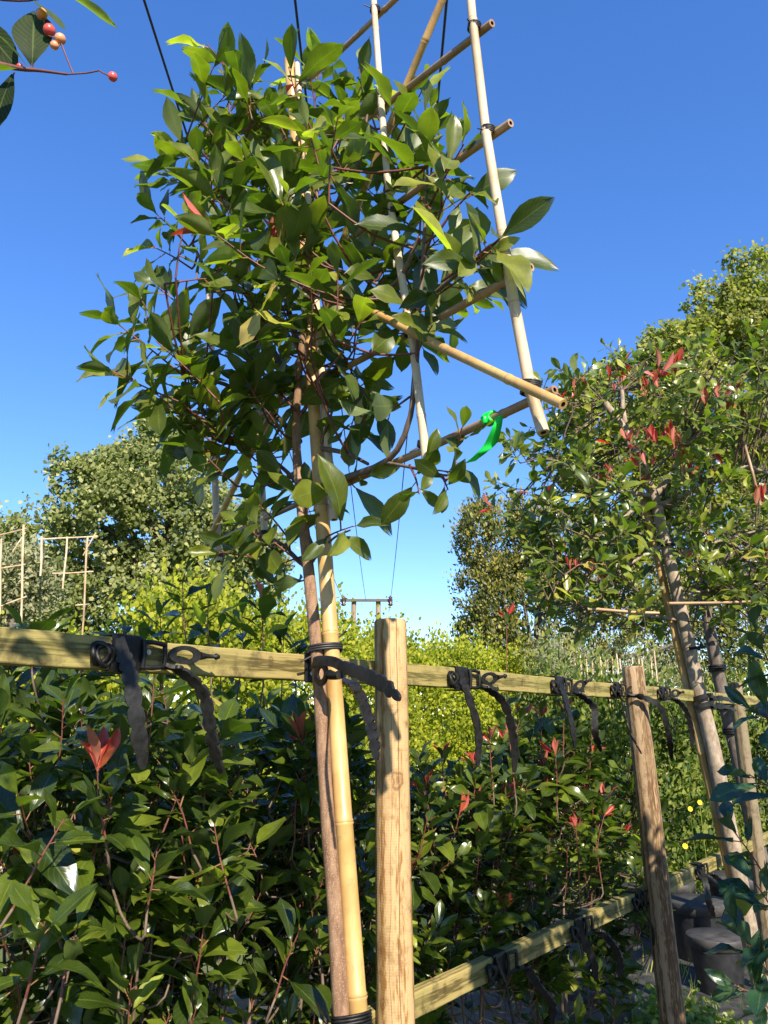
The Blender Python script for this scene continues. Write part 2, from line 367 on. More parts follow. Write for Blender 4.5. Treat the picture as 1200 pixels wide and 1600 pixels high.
M_BARK_D = bark_material('bark_dark', [(0.2, (0.06, 0.045, 0.035)), (0.8, (0.19, 0.15, 0.12))], scale=(40, 40, 18), bump=0.5)
M_BAM = bamboo_material('bamboo_yellow', (0.34, 0.185, 0.055), (0.48, 0.295, 0.10), (0.57, 0.385, 0.155))
M_BAMP = bamboo_material('bamboo_bleached', (0.31, 0.20, 0.105), (0.47, 0.34, 0.20), (0.58, 0.46, 0.31), rough=0.6)
M_BAMB = bamboo_material('bamboo_brown', (0.20, 0.115, 0.055), (0.34, 0.205, 0.105), (0.44, 0.30, 0.17), rough=0.5)
M_HOLE = plain('cane_hollow', (0.05, 0.03, 0.018), 0.9)
M_WIRE = plain('tie_wire', (0.022, 0.02, 0.02), 0.5, noise=0.3)
M_RUB = plain('tie_plastic', (0.009, 0.0085, 0.008), 0.48, noise=0.8, nscale=70, bump=0.3, spec=0.28)
M_STEEL = plain('screw_steel', (0.5, 0.48, 0.45), 0.4, metal=0.9)
M_TAPE = leaf_material('green_tape', [(0.0, (0.01, 0.62, 0.07)), (1.0, (0.01, 0.66, 0.08))], trans=(0.3, 0.6, 0.3), rough=0.35, tmix=0.3, veins=False, under=(0.0, 0.5, 0.06), blotch=False)
M_POST = wood_material('post_wood', (0.47, 0.305, 0.155), (0.22, 0.09, 0.025), green=0.22, knots=((0.012, -0.043, 1.355, 0.028), (-0.03, -0.032, 0.88, 0.016)), crack=True)
M_POST2 = wood_material('post_wood_weathered', (0.34, 0.23, 0.135), (0.12, 0.06, 0.028), green=0.12, knots=((0.0, -0.04, 0.95, 0.02),), crack=True)
M_POST3 = wood_material('post_wood_shaded', (0.20, 0.15, 0.10), (0.08, 0.05, 0.03), green=0.2)  # weathered wood, with the far post's shade put into its darker colour
M_RAIL = wood_material('rail_wood', (0.31, 0.235, 0.085), (0.085, 0.06, 0.018), green=0.5, ringscale=30, knots=((-2.36, -0.0175, 0.006, 0.013), (-1.98, -0.0175, -0.008, 0.009), (-1.2, -.0175, .004, .012), (-.3, -.0175, -.004, .013), (.5, -.0175, .006, .012)), along='x')
M_POT = plain('pot_plastic', (0.014, 0.014, 0.016), 0.5, noise=0.5, nscale=25)
M_POTB = plain('pot_plastic_dusty', (0.042, 0.038, 0.036), 0.6, noise=0.5, nscale=18)
M_SOIL = plain('soil', (0.06, 0.042, 0.028), 0.95, noise=0.6, nscale=70, bump=0.8)
M_POLE = bark_material('pole_wood', [(0.2, (0.20, 0.14, 0.09)), (0.8, (0.36, 0.27, 0.19))], scale=(8, 8, 1))
M_PORC = plain('insulator_brown', (0.05, 0.02, 0.016), 0.3)
M_CABLE = plain('cable_black', (0.02, 0.02, 0.024), 0.6, bump=0)
M_BERRY = plain('berry_red', (0.55, 0.07, 0.055), 0.35, noise=0.3, nscale=60)
M_BERRYO = plain('berry_orange', (0.62, 0.24, 0.10), 0.35, noise=0.3, nscale=60)
M_PETAL = plain('petal_yellow', (0.75, 0.52, 0.02), 0.6)

# ------------------------------------------------------------------ leaves
def leaf_template(width=0.4, fold=0.18, curl=0.25, wav=0.03, twist=0.0, nl=6, na=4, petiole=0.14, widest=0.55, bend=0.0):
    V = []; UV = []; T = []
    for i in range(nl + 1):
        t = i / nl
        p = math.log(0.5) / math.log(widest)
        w = width * 0.5 * (math.sin(math.pi * (t ** p)) ** 0.85 if 0 < t < 1 else 0.0)
        if i == 0: w = width * 0.03
        for j in range(na + 1):
            u = j / na; x = (u - 0.5) * 2
            z = fold * abs(x) * w * (1 - 0.35 * abs(x)) * 2 - curl * t * t * 0.5 + wav * math.sin(t * 9 + x * 2.0) * abs(x)
            yy = t - 0.06 * abs(x) * (1 - t) * 0 + 0.0
            ang = twist * t
            xx, zz = x * w * math.cos(ang) - z * 0, z + x * w * math.sin(ang)
            V.append((xx + bend * t * t, yy * (1 - 0.12 * abs(curl) * t), zz)); UV.append((u, t))
    s = na + 1
    for i in range(nl):
        for j in range(na):
            a, b, c, d = i * s + j, i * s + j + 1, (i + 1) * s + j + 1, (i + 1) * s + j
            if i == nl - 1: T.append((a, b, d)) if j < na // 2 else T.append((a, b, c))
            else: T += [(a, b, c), (a, c, d)]
    if petiole:
        b = len(V); r = 0.014
        for (y, rr) in ((-petiole, r), (0.03, r)):
            for k in range(3):
                a = 2 * math.pi * k / 3; V.append((rr * math.cos(a), y, rr * math.sin(a) - 0.006)); UV.append((0.5, -0.1))
        for k in range(3):
            k2 = (k + 1) % 3; T += [(b + k, b + k2, b + 3 + k2), (b + k, b + 3 + k2, b + 3 + k)]
        V = [(x, y + petiole, z) for x, y, z in V]
    return np.array(V, np.float32), np.array(T, np.int32), np.array(UV, np.float32)
TPL = [leaf_template(0.41, 0.20, 0.20, 0.02, widest=0.58), leaf_template(0.45, 0.10, 0.38, 0.03, 0.25), leaf_template(0.38, 0.40, 0.10, 0.02, -0.2, bend=0.07),
       leaf_template(0.45, 0.16, 0.55, 0.04, 0.15, bend=-0.06, widest=0.6), leaf_template(0.39, 0.32, 0.28, 0.05, -0.4), leaf_template(0.35, 0.55, 0.25, 0.05, 0.2, bend=0.1),
       leaf_template(0.43, 0.05, -0.15, 0.05, 0.45, widest=0.62), leaf_template(0.41, 0.25, 0.7, 0.03, -0.15, bend=-0.1)]
TPL_YOUNG = [leaf_template(0.30, 0.6, -0.15, 0.02, petiole=0.08), leaf_template(0.26, 0.9, 0.15, 0.02, 0.3, petiole=0.08)]
TINY = (np.array([(0, 0, 0), (-.26, .42, .07), (0, 1, -.04), (.26, .42, .07)], np.float32), np.array([(0, 2, 1), (0, 3, 2)], np.int32), np.array([(.5, 0), (0, .4), (.5, 1), (1, .4)], np.float32))
ROUND = (np.array([(0, 0, 0), (-.36, .3, .05), (-.30, .8, .02), (0, 1, -.06), (.30, .8, .04), (.36, .3, .06)], np.float32), np.array([(0, 5, 1), (1, 5, 4), (1, 4, 2), (2, 4, 3)], np.int32), np.array([(.5, 0), (0, .3), (.1, .8), (.5, 1), (.9, .8), (1, .3)], np.float32))
BLADE = (np.array([(-.03, 0, 0), (.03, 0, 0), (-.025, .5, .04), (.025, .5, .04), (0, 1, .18)], np.float32), np.array([(0, 1, 3), (0, 3, 2), (2, 3, 4)], np.int32), np.array([(0, 0), (1, 0), (0, .5), (1, .5), (.5, 1)], np.float32))

def mesh_from(name, V, T, UV, mats, midx=None, rnd=None, smooth=True):
    me = bpy.data.meshes.new(name); nv = len(V); nf = len(T)
    me.vertices.add(nv); me.vertices.foreach_set('co', np.ascontiguousarray(V, np.float32).ravel())
    me.loops.add(nf * 3); me.loops.foreach_set('vertex_index', np.ascontiguousarray(T, np.int32).ravel())
    me.polygons.add(nf); me.polygons.foreach_set('loop_start', np.arange(0, nf * 3, 3, dtype=np.int32))
    for m in mats: me.materials.append(m)
    if midx is not None: me.polygons.foreach_set('material_index', np.ascontiguousarray(midx, np.int32))
    if smooth: me.polygons.foreach_set('use_smooth', np.ones(nf, bool))
    if UV is not None:
        l = me.uv_layers.new(name='UVMap'); l.data.foreach_set('uv', np.ascontiguousarray(UV[T.ravel()], np.float32).ravel())
    a = me.attributes.new('rnd', 'FLOAT', 'POINT'); a.data.foreach_set('value', np.zeros(nv, np.float32) if rnd is None else np.ascontiguousarray(rnd, np.float32))
    me.update(calc_edges=True); return me

def frames(D, Nh):
    D = D / np.linalg.norm(D, axis=1, keepdims=True)
    X = np.cross(D, Nh); ln = np.linalg.norm(X, axis=1, keepdims=True); X = np.where(ln < 1e-6, np.array([[1, 0, 0]]), X / np.maximum(ln, 1e-6))
    Z = np.cross(X, D); return np.stack([X, D, Z], axis=2)     # columns

def bulk(name, tpl, P, R, S, mats, midx, parent, kind='stuff', rnd=None):
    """one mesh out of many leaves: positions P, rotations R (n,3,3), sizes S"""
    V, T, UV = tpl; n = len(P); k = len(V)
    W = np.einsum('nij,kj->nki', R * S[:, None, None], V) + P[:, None, :]
    TT = (T[None] + (np.arange(n) * k)[:, None, None]).reshape(-1, 3)
    rv = np.repeat(rng.random(n) if rnd is None else rnd, k)
    me = mesh_from(name, W.reshape(-1, 3), TT, np.tile(UV, (n, 1)), mats, np.repeat(midx, len(T)) if midx is not None else None, rv)
    o = bpy.data.objects.new(name, me); place(o, parent)
    if kind: o['kind'] = kind
    return o

class Leaves:
    """leaves of one thing: the largest visible become parts of their own, the rest one part"""
    def __init__(s): s.P = []; s.D = []; s.N = []; s.S = []; s.c = []
    def add(s, p, d, n, size, c=0): s.P.append(tuple(p)); s.D.append(tuple(d)); s.N.append(tuple(n)); s.S.append(size); s.c.append(c)
    def emit(s, parent, mats, limit=300, rest='foliage', minpx=9):
        P = np.array(s.P); D = np.array(s.D); Nn = np.array(s.N); S = np.array(s.S); c = np.array(s.c)
        R = frames(D, Nn); mid = P + D / np.linalg.norm(D, axis=1, keepdims=True) * S[:, None] * 0.6
        px, py, dp = project(mid); size = S * F / dp
        inside = (px > -15) & (px < 1215) & (py > -15) & (py < 1615) & (mid[:, 1] > 0.1)
        cell = (np.floor(px / 16) * 1000 + np.floor(py / 16)).astype(int); order = np.argsort(dp); rank = np.zeros(len(P)); seen = {}
        for i in order:
            q = seen.get(cell[i], 0); rank[i] = q; seen[cell[i]] = q + 1
        score = size * np.where(inside, 1, 0) / (1 + 1.2 * rank)
        pick = np.argsort(-score)[:limit]; pick = [i for i in pick if inside[i] and size[i] > minpx]
        var = rng.integers(0, len(TPL), len(P)); base = BASE[parent.name]
        for i in pick:
            me = leaf_mesh(int(var[i]), mats[c[i]], c[i] == 2)
            o = bpy.data.objects.new('leaf', me); COL.objects.link(o); o.parent = parent
            M = Matrix([[*R[i][r], 0] for r in range(3)] + [[0, 0, 0, 1]]).to_3x3()
            o.rotation_euler = M.to_euler(); o.location = Vector(P[i]) - base; o.scale = (S[i],) * 3
        left = np.setdiff1d(np.arange(len(P)), np.array(pick, int))
        if len(left):
            # one joined part out of the several leaf shapes
            Vs, Ts, UVs, ms, rs = [], [], [], [], []; off = 0
            for v in range(len(TPL)):
                for yg in (0, 1):
                    idx = left[(var[left] == v) & ((c[left] == 2) == bool(yg))]
                    if not len(idx): continue
                    V, T, UV = TPL_YOUNG[v % 2] if yg else TPL[v]; k = len(V); n = len(idx)
                    W = np.einsum('nij,kj->nki', R[idx] * S[idx][:, None, None], V) + P[idx][:, None, :]
                    Vs.append(W.reshape(-1, 3)); Ts.append((T[None] + (np.arange(n) * k)[:, None, None]).reshape(-1, 3) + off); off += n * k
                    UVs.append(np.tile(UV, (n, 1))); ms.append(np.repeat(c[idx], len(T))); rs.append(np.repeat(rng.random(n), k))
            me = mesh_from(rest, np.concatenate(Vs), np.concatenate(Ts), np.concatenate(UVs), mats, np.concatenate(ms), np.concatenate(rs))
            o = bpy.data.objects.new(rest, me); place(o, parent); o['kind'] = 'stuff'
_lm = {}
def leaf_mesh(v, m, young):
    key = (v, m.name, bool(young))
    if key not in _lm:
        V, T, UV = TPL_YOUNG[v % 2] if young else TPL[v]
        _lm[key] = mesh_from('leaf', V, T, UV, [m])
    return _lm[key]

def rv(s=1.0): return Vector(rng.normal(0, s, 3))
SPREAD = [None]
def shoot(L, mb, base, tip, n, size, c=None, r0=0.0035, r1=0.0016, start=0.25, sag=0.0, spread=(78, 32), up=0.35, red=0.0, yel=0.04, redtip=0, mat=0, bend=0.04, droop=0.12):
    """a leafy shoot: a tapering twig with leaves in a spiral, denser and steeper towards the tip"""
    if SPREAD[0]: spread, droop = SPREAD[0]
    base = Vector(base); tip = Vector(tip); ln = (tip - base).length
    mid = base.lerp(tip, 0.5) + rv(bend * ln) + Vector((0, 0, -sag * ln))
    pts = bez([base, mid, tip], 6); k = len(pts)
    if mb is not None: mb.tube(pts, [r0 + (r1 - r0) * i / (k - 1) for i in range(k)], 5, mat=mat, cap=True)
    ph = rng.random() * 6.28
    for i in range(n):
        t = start + (1 - start) * ((i + 0.5) / n) ** 0.8
        f = t * (k - 1); j = min(int(f), k - 2); p = pts[j].lerp(pts[j + 1], f - j); ax = (pts[j + 1] - pts[j]).normalized()
        x = ax.orthogonal().normalized(); y = ax.cross(x); a = ph + i * 2.4 + rng.normal(0, 0.25)
        rad = x * math.cos(a) + y * math.sin(a)
        an = math.radians(spread[0] + (spread[1] - spread[0]) * (i / max(1, n - 1)) + rng.normal(0, 9))
        d = (ax * math.cos(an) + rad * math.sin(an)); d.z -= droop * rng.random() * 2; d.normalize()
        nn = (ax * math.sin(an) - rad * math.cos(an)) + Vector((0, 0, up)) + Vector(to_sun) * 0.25 + rv(0.22)
        sz = size * rng.uniform(0.58, 1.2) * (0.8 if i >= n - 2 else 1)
        q = rng.random(); cc = 0
        if q < yel: cc = 1
        elif q < yel + red: cc = 2
        L.add(p, d, nn, sz, cc if c is None else c)
    if redtip:
        ax = (pts[-1] - pts[-2]).normalized()
        for i in range(redtip):
            d = (ax + rv(0.38)).normalized(); L.add(pts[-1], d, rv(1) + Vector((0, 0, 1)), size * rng.uniform(0.45, 0.8), 2)
    return pts

# ------------------------------------------------------------------ ground
def structure(o, label=None):
    o['kind'] = 'structure'
    if label: o['label'] = label
    return o
def ground_material():
    m, nt, b = mat('ground_soil_grass'); g = N(nt)
    geo = g('ShaderNodeNewGeometry')
    n1 = g('ShaderNodeTexNoise'); n1.inputs['Scale'].default_value = 0.7; n1.inputs['Detail'].default_value = 8; g.l(geo.outputs['Position'], n1.inputs['Vector'])
    n2 = g('ShaderNodeTexNoise'); n2.inputs['Scale'].default_value = 45; n2.inputs['Detail'].default_value = 6; g.l(geo.outputs['Position'], n2.inputs['Vector'])
    a = g.ramp(n2.outputs[0], [(0.3, (0.05, 0.04, 0.028)), (0.7, (0.15, 0.12, 0.085))])
    c = g.ramp(n2.outputs[0], [(0.3, (0.045, 0.07, 0.018)), (0.7, (0.12, 0.15, 0.035))])
    f = g.math('MULTIPLY_ADD', g.math('SUBTRACT', n1.outputs[0], 0.48), 6.0, 0.5, clamp=True)
    g.l(g.mix(f, a, c), b.inputs['Base Color']); b.inputs['Roughness'].default_value = 0.95
    bp = g('ShaderNodeBump'); bp.inputs['Strength'].default_value = 0.8; bp.inputs['Distance'].default_value = 0.03
    g.l(n2.outputs[0], bp.inputs['Height']); g.l(bp.outputs[0], b.inputs['Normal'])
    return m
def fabric_material():
    m, nt, b = mat('woven_ground_fabric'); g = N(nt)
    geo = g('ShaderNodeNewGeometry'); sx = g('ShaderNodeSeparateXYZ'); g.l(geo.outputs['Position'], sx.inputs[0])
    w = g.math('MULTIPLY', g.math('SINE', g.math('MULTIPLY', sx.outputs[0], 420.0)), g.math('SINE', g.math('MULTIPLY', sx.outputs[1], 420.0)))
    n2 = g('ShaderNodeTexNoise'); n2.inputs['Scale'].default_value = 14; n2.inputs['Detail'].default_value = 8; g.l(geo.outputs['Position'], n2.inputs['Vector'])
    col = g.ramp(n2.outputs[0], [(0.35, (0.018, 0.018, 0.02)), (0.6, (0.05, 0.048, 0.047)), (0.75, (0.12, 0.105, 0.085))])
    g.l(col, b.inputs['Base Color']); b.inputs['Roughness'].default_value = 0.6
    bp = g('ShaderNodeBump'); bp.inputs['Strength'].default_value = 0.5; bp.inputs['Distance'].default_value = 0.004
    g.l(g.math('ADD', g.math('MULTIPLY', w, 0.5), g.math('MULTIPLY', n2.outputs[0], 4.0)), bp.inputs['Height']); g.l(bp.outputs[0], b.inputs['Normal'])
    return m
mb = MB(); mb.add([(-500, -500, 0), (500, -500, 0), (500, 700, 0), (-500, 700, 0)], [(0, 1, 2, 3)], smooth=False)
structure(mb.build('ground', ground_material()))
mb = MB(); nx, ny = 40, 50; Vg = []
for j in range(ny + 1):
    for i in range(nx + 1):
        x = -1.0 + 6.5 * i / nx + 0.25 * j / ny; y = 1.2 + 6.3 * j / ny
        Vg.append((x, y, 0.006 + 0.012 * (math.sin(x * 5.3 + y * 2.1) * math.sin(y * 4.1 - x) + 1) * 0.5))
mb.add(Vg, [(j * (nx + 1) + i, j * (nx + 1) + i + 1, (j + 1) * (nx + 1) + i + 1, (j + 1) * (nx + 1) + i) for j in range(ny) for i in range(nx)])
structure(mb.build('path', fabric_material()))

# ------------------------------------------------------------------ far trees and hedges
CL = [None]
def crown_points(ells, n, clump_r, per, surf=0.75):
    """leaf positions in clumps spread over the outer part of a union of ellipsoids"""
    cs = []; w = np.array([e[3] * e[4] * e[5] for e in ells]) ** (2 / 3); w = w / w.sum()
    nc = max(1, n // per); pick = rng.choice(len(ells), nc, p=w)
    d = rng.normal(size=(nc, 3)); d /= np.linalg.norm(d, axis=1, keepdims=True)
    r = surf + (1.05 - surf) * rng.random(nc) ** 0.7
    E = np.array(ells)[pick]
    C = E[:, :3] + d * r[:, None] * E[:, 3:6]
    cr = clump_r * rng.uniform(0.5, 1.3, nc)
    P = np.repeat(C, per, 0) + rng.normal(size=(nc * per, 3)) * np.repeat(cr, per)[:, None] * 0.55
    O = np.repeat(d, per, 0); CL[0] = np.repeat(rng.random(nc), per)
    return P, O
def bulk_crown(name, parent, P, O, size, m, tpl=TINY, up=0.5, rand=0.8, hang=0.0, kind='stuff', mats=None, cull=True):
    cl = CL[0] if CL[0] is not None and len(CL[0]) == len(P) else rng.random(len(P))
    rn = np.clip(cl * .62 + rng.random(len(P)) * .38, 0, .999)
    if cull:
        px, py, dp = project(P); k = (px > -260) & (px < 1460) & (py > -200) & (py < 1800); P, O, rn = P[k], O[k], rn[k]
    n = len(P)
    D = O * 0.6 + rng.normal(size=(n, 3)) * rand; D[:, 2] += up - hang
    Nn = O + rng.normal(size=(n, 3)) * 0.6 + np.array([to_sun[:]]) * 0.5 + np.array([[0, 0, 0.4]])
    return bulk(name, tpl, P, frames(D, Nn), size * rng.uniform(0.6, 1.3, n), mats or [m], None, parent, kind, rn)
def limbs(name, parent, m, root, top, ells, r, n=14):
    mb = MB(); root = Vector(root); top = Vector(top)
    mb.tube(bez([root, root.lerp(top, 0.5) + Vector((rng.normal(0, r), 0, 0)), top], 10), [r * (1 - 0.85 * i / 10) for i in range(11)], 9)
    t = mb.build('trunk', m, parent)
    for k in range(n):
        e = ells[k % len(ells)]; f = 0.3 + 0.6 * rng.random(); a = root.lerp(top, f)
        b = Vector(e[:3]) + Vector((rng.normal(0, e[3] * 0.4), rng.normal(0, e[4] * 0.4), rng.uniform(0, e[5] * 0.7)))
        mb = MB(); q = a.lerp(b, 0.5) + Vector((0, 0, -0.1 * (b - a).length))
        mb.tube(bez([a, q, b], 8), [r * 0.4 * (1 - 0.8 * i / 8) for i in range(9)], 5); mb.build('limb', m, parent)

# big poplar on the left, about 26 m away
def ell(px, py, Y, rx, ry, rz):
    p = U(px, py, Y); return (p.x, p.y, p.z, rx, ry, rz)
Yp = 26.0; k = Yp / 1244.0
E = [ell(265, 800, Yp, 95 * k, 2.2, 150 * k), ell(150, 830, Yp - 1, 75 * k, 2.0, 110 * k), ell(60, 900, Yp, 80 * k, 2.0, 115 * k), ell(-90, 880, Yp, 110 * k, 2.5, 130 * k),
     ell(330, 850, Yp, 85 * k, 2.0, 110 * k), ell(395, 900, Yp + 1, 60 * k, 1.6, 90 * k), ell(225, 960, Yp, 170 * k, 2.5, 110 * k), ell(40, 1010, Yp, 160 * k, 2.2, 90 * k), ell(245, 705, Yp, 38 * k, 1.1, 60 * k), ell(185, 740, Yp, 30 * k, 0.9, 50 * k)]
b0 = (E[0][0], Yp, 0)
t = thing('poplar_tree', 'tall pale green tree rising behind the wooden rail beside the small bamboo frames', 'tree', b0)
limbs('limb', t, M_BARK_D, b0, (E[0][0], Yp, E[0][2] + 2.5), E, 0.28, 22)
def rough(E, n, lo=0.14, hi=0.34):
    out = list(E)
    for i in range(n):
        e = E[rng.integers(len(E))]; d = rng.normal(size=3); d /= np.linalg.norm(d); d[2] = abs(d[2]) * .9 + .1 * d[2]; q = rng.uniform(lo, hi) * min(e[3], e[5])
        out.append((e[0] + d[0] * e[3] * 1.02, e[1] + d[1] * e[4], e[2] + d[2] * e[5] * 1.02, q, q, q * rng.uniform(.9, 1.7)))
    return out
P, O = crown_points(rough(E, 80), 90000, 0.30, 34, 0.5)
bulk_crown('crown', t, P, O, 0.15, M_POP, ROUND, rand=1.1)

# tall tree on the right
Yp = 22.0; k = Yp / 1244.0
E = [ell(1185, 520, Yp, 80 * k, 1.5, 110 * k), ell(1130, 520, Yp, 55 * k, 1.3, 75 * k), ell(1060, 600, Yp, 70 * k, 1.4, 75 * k), ell(980, 620, Yp, 60 * k, 1.3, 60 * k), ell(930, 660, Yp, 45 * k, 1.1, 75 * k),
     ell(1100, 720, Yp, 150 * k, 2.0, 140 * k), ell(980, 760, Yp, 100 * k, 1.6, 130 * k), ell(1260, 560, Yp, 90 * k, 1.8, 150 * k), ell(1240, 800, Yp, 130 * k, 2.0, 200 * k), ell(1170, 435, Yp, 38 * k, 0.9, 48 * k), ell(1100, 480, Yp, 26 * k, .7, 44 * k), ell(1040, 555, Yp, 50 * k, 1.2, 45 * k), ell(1085, 545, Yp, 45 * k, 1.2, 60 * k), ell(905, 640, Yp, 24 * k, .8, 60 * k)]
b0 = (E[0][0], Yp, 0)
t = thing('aspen_tree', 'tall yellowish green tree towering above the crown of red shoots', 'tree', b0)
limbs('limb', t, M_BARK_D, b0, (E[0][0], Yp, E[0][2] + 1.5), E, 0.25, 18)
P, O = crown_points(rough(E, 80), 70000, 0.25, 32, 0.5)
bulk_crown('crown', t, P, O, 0.135, M_POP2, ROUND, rand=1.1)

# rounded evergreen in the middle distance
Yp = 15.0; k = Yp / 1244.0
E = [ell(775, 850, Yp, 58 * k, 1.0, 72 * k), ell(850, 860, Yp, 60 * k, 1.1, 80 * k), ell(760, 940, Yp, 48 * k, 0.9, 80 * k), ell(830, 960, Yp, 90 * k, 1.2, 90 * k), ell(920, 930, Yp, 80 * k, 1.2, 110 * k), ell(745, 830, Yp, 34 * k, .7, 42 * k), ell(770, 1010, Yp, 50 * k, 1.0, 60 * k), ell(1000, 960, Yp + 1, 90 * k, 1.2, 100 * k), ell(1110, 980, Yp + 1, 90 * k, 1.2, 100 * k), ell(1210, 990, Yp + 1, 80 * k, 1.2, 100 * k)]
b0 = (E[3][0], Yp, 0)
t = thing('evergreen_tree', 'dense rounded olive green tree standing behind the rail between the two posts', 'tree', b0)
limbs('limb', t, M_BARK_D, b0, (E[1][0], Yp, E[1][2] + 0.6), E, 0.16, 12)
P, O = crown_points(rough(E, 90, .12, .3), 60000, 0.15, 22, 0.82)
bulk_crown('crown', t, P, O, 0.085, M_CED, TINY, up=0.9, rand=0.5)

def hedge(name, label, m, A, B, thick, h, n, size, tpl=TINY, clump=0.12, rag=0.12, tops=0.0, cat='hedge', zmin=0.3):
    A = Vector(A); B = Vector(B); d = (B - A); L = d.length; e = d.normalized(); nn = Vector((e.y, -e.x, 0))
    t = thing(name, label, cat, (A + B) * 0.5)
    mb = MB()
    for i in range(int(L / 0.6)):
        p = A + e * (i + 0.5) * 0.6 - nn * thick * 0.5
        mb.tube([p, p + Vector((rng.normal(0, .05), 0, h * 0.8))], [0.02, 0.008], 5)
    mb.build('stem', M_BARK_D, t)
    per = 16; nc = n // per
    s = rng.random(nc) * L; z = zmin + (h - zmin) * rng.random(nc); ft = rng.random(nc)
    top = rng.random(nc) < thick / (thick + h) * 0.8
    z = np.where(top, h + rng.normal(0, rag, nc), z); off = np.where(top, -rng.random(nc) * thick, np.where(rng.random(nc) < .4, -rng.random(nc) * thick, -np.abs(rng.normal(0, 0.1, nc))))
    wob = 0.2 * np.sin(s * 2.3) + 0.1 * np.sin(s * 5.1 + 1) + 0.08 * np.sin(z * 6 + s * 3); off = off + wob; z = z + np.where(top, 0.1 * np.sin(s * 3.1) + 0.06 * np.sin(s * 7.7), 0)
    C = np.array(A[:])[None] + s[:, None] * np.array(e[:])[None] + off[:, None] * np.array(nn[:])[None]; C[:, 2] = z
    P = np.repeat(C, per, 0) + rng.normal(size=(nc * per, 3)) * clump * 0.6; CL[0] = np.repeat(rng.random(nc), per)
    if tops:
        q = rng.random(len(P)) < tops; P[q, 2] += np.abs(rng.normal(0, rag * 2, q.sum())) * np.repeat(top, per)[q]
    O = np.tile(np.array(nn[:])[None], (len(P), 1)) * 0.6; O[:, 2] += np.repeat(np.where(top, 1.0, 0.2), per)
    bulk_crown('foliage', t, P, O, size, m, tpl, up=0.7, rand=0.6)
    return t
hedge('privet_hedge', 'bright yellow-green clipped hedge running behind the shrubs and rail', M_PRI, (-1.75, 6.4, 0), (4.2, 17.2, 0), 0.9, 2.3, 140000, 0.05, ROUND, 0.1, 0.09, 0.25)
hedge('privet_hedge', 'low yellow-green hedge glimpsed under the leaf-shaded end of the upper rail', M_PRI, (-4.2, 4.0, 0), (-1.9, 6.2, 0), 0.8, 1.78, 52000, 0.05, ROUND, 0.1, 0.06, 0.1)
hedge('conifer_hedge', 'feathery mid green hedge low behind the weathered post', M_CON, (1.4, 6.9, 0), (7.5, 8.6, 0), 0.8, 1.50, 60000, 0.065, TINY, 0.10, 0.14, 0.2, zmin=0.04)
hedge('olive_hedge', 'pale grey-green row with thin canes far behind the weathered post', M_OLI, (2.6, 12.8, 0), (7.5, 16.5, 0), 0.8, 2.45, 30000, 0.07, TINY, 0.14, 0.16, 0.3)
mb_t = thing('garden_canes', 'cluster of thin upright canes in the pale grey-green row', 'canes', (4.4, 13.8, 0))
for i in range(16):
    p = U(880 + i * 9.5 + rng.normal(0, 3), 1030 - rng.random() * 14, 13.2)
    mb = MB(); mb.tube([(p.x, p.y, 0), (p.x + rng.normal(0, .03), p.y, p.z)], 0.014, 5, cap=True); mb.build('cane', M_BAMP, mb_t)

# ------------------------------------------------------------------ power line
pole = thing('utility_pole', 'wooden two-legged power pole with crossarm and three insulators in the distance', 'power pole', (U(572, 938, 38.0).x, 38.0, 0))
Yw = 38.0
for px in (553, 591):
    p = U(px, 936, Yw); mb = MB(); mb.tube([(p.x, Yw, 0), (p.x, Yw, p.z)], [0.17, 0.12], 10); mb.build('pole', M_POLE, pole)
a, b = U(531, 938, Yw - 0.2), U(613, 938, Yw - 0.2)
mb = MB(); mb.box((a + b) * 0.5, ((b - a).length / 2, 0, 0), (0, 0.07, 0), (0, 0, 0.06)); crossarm = mb.build('crossarm', M_BARK_D, pole)
tops = []
for px in (537, 572, 610):
    p = U(px, 938, Yw - 0.2); mb = MB(); hh = 0.42 if px == 572 else 0.22
    pr = [(-0.30 if px != 572 else -.28, 0.02), (-0.28, 0.10), (-0.2, 0.13), (-0.18, 0.07), (-0.1, 0.13), (-0.06, 0.07), (0.0, 0.14), (0.06, 0.07), (0.12, 0.12), (0.16, 0.05), (hh, 0.04)]
    mb.tube([p + Vector((0, -0.12, z)) for z, r in pr], [r for z, r in pr], 10); mb.build('insulator', M_PORC, crossarm)
    tops.append(p + Vector((0, -0.12, -0.05)))
wend = {0: (225, 0), 1: (461, 0), 2: (698, 0)}
names = ['leftmost overhead cable crossing above the leafy crown', 'middle overhead cable passing behind the thick bamboo stake top', 'overhead cable passing behind the slanting canes, rightmost of three']
for i, tp in enumerate(tops):
    r = ray(*wend[i]); h = 4.9
    q = Vector((r.x, r.y, r.z)) * (h / r.z)          # where the cable leaves the picture overhead
    q.z += CAM_H
    pts = []
    yq = q.y; s0 = (tp.x - q.x) / (tp.y - yq)
    for j in range(61):
        y = tp.y + (-22 - tp.y) * j / 60
        # parabola through the insulator and the point overhead
        w = (y - yq) / (tp.y - yq)
        z = q.z + (tp.z - q.z) * w - 0.0011 * (y - yq) * (tp.y - y) * 1.0
        pts.append((q.x + s0 * (y - yq), y, z))
    mb = MB(); mb.tube(pts, 0.0105, 6)
    o = mb.build('overhead_cable', M_CABLE); o['label'] = names[i]; o['category'] = 'cable'; o['group'] = 'overhead cables'

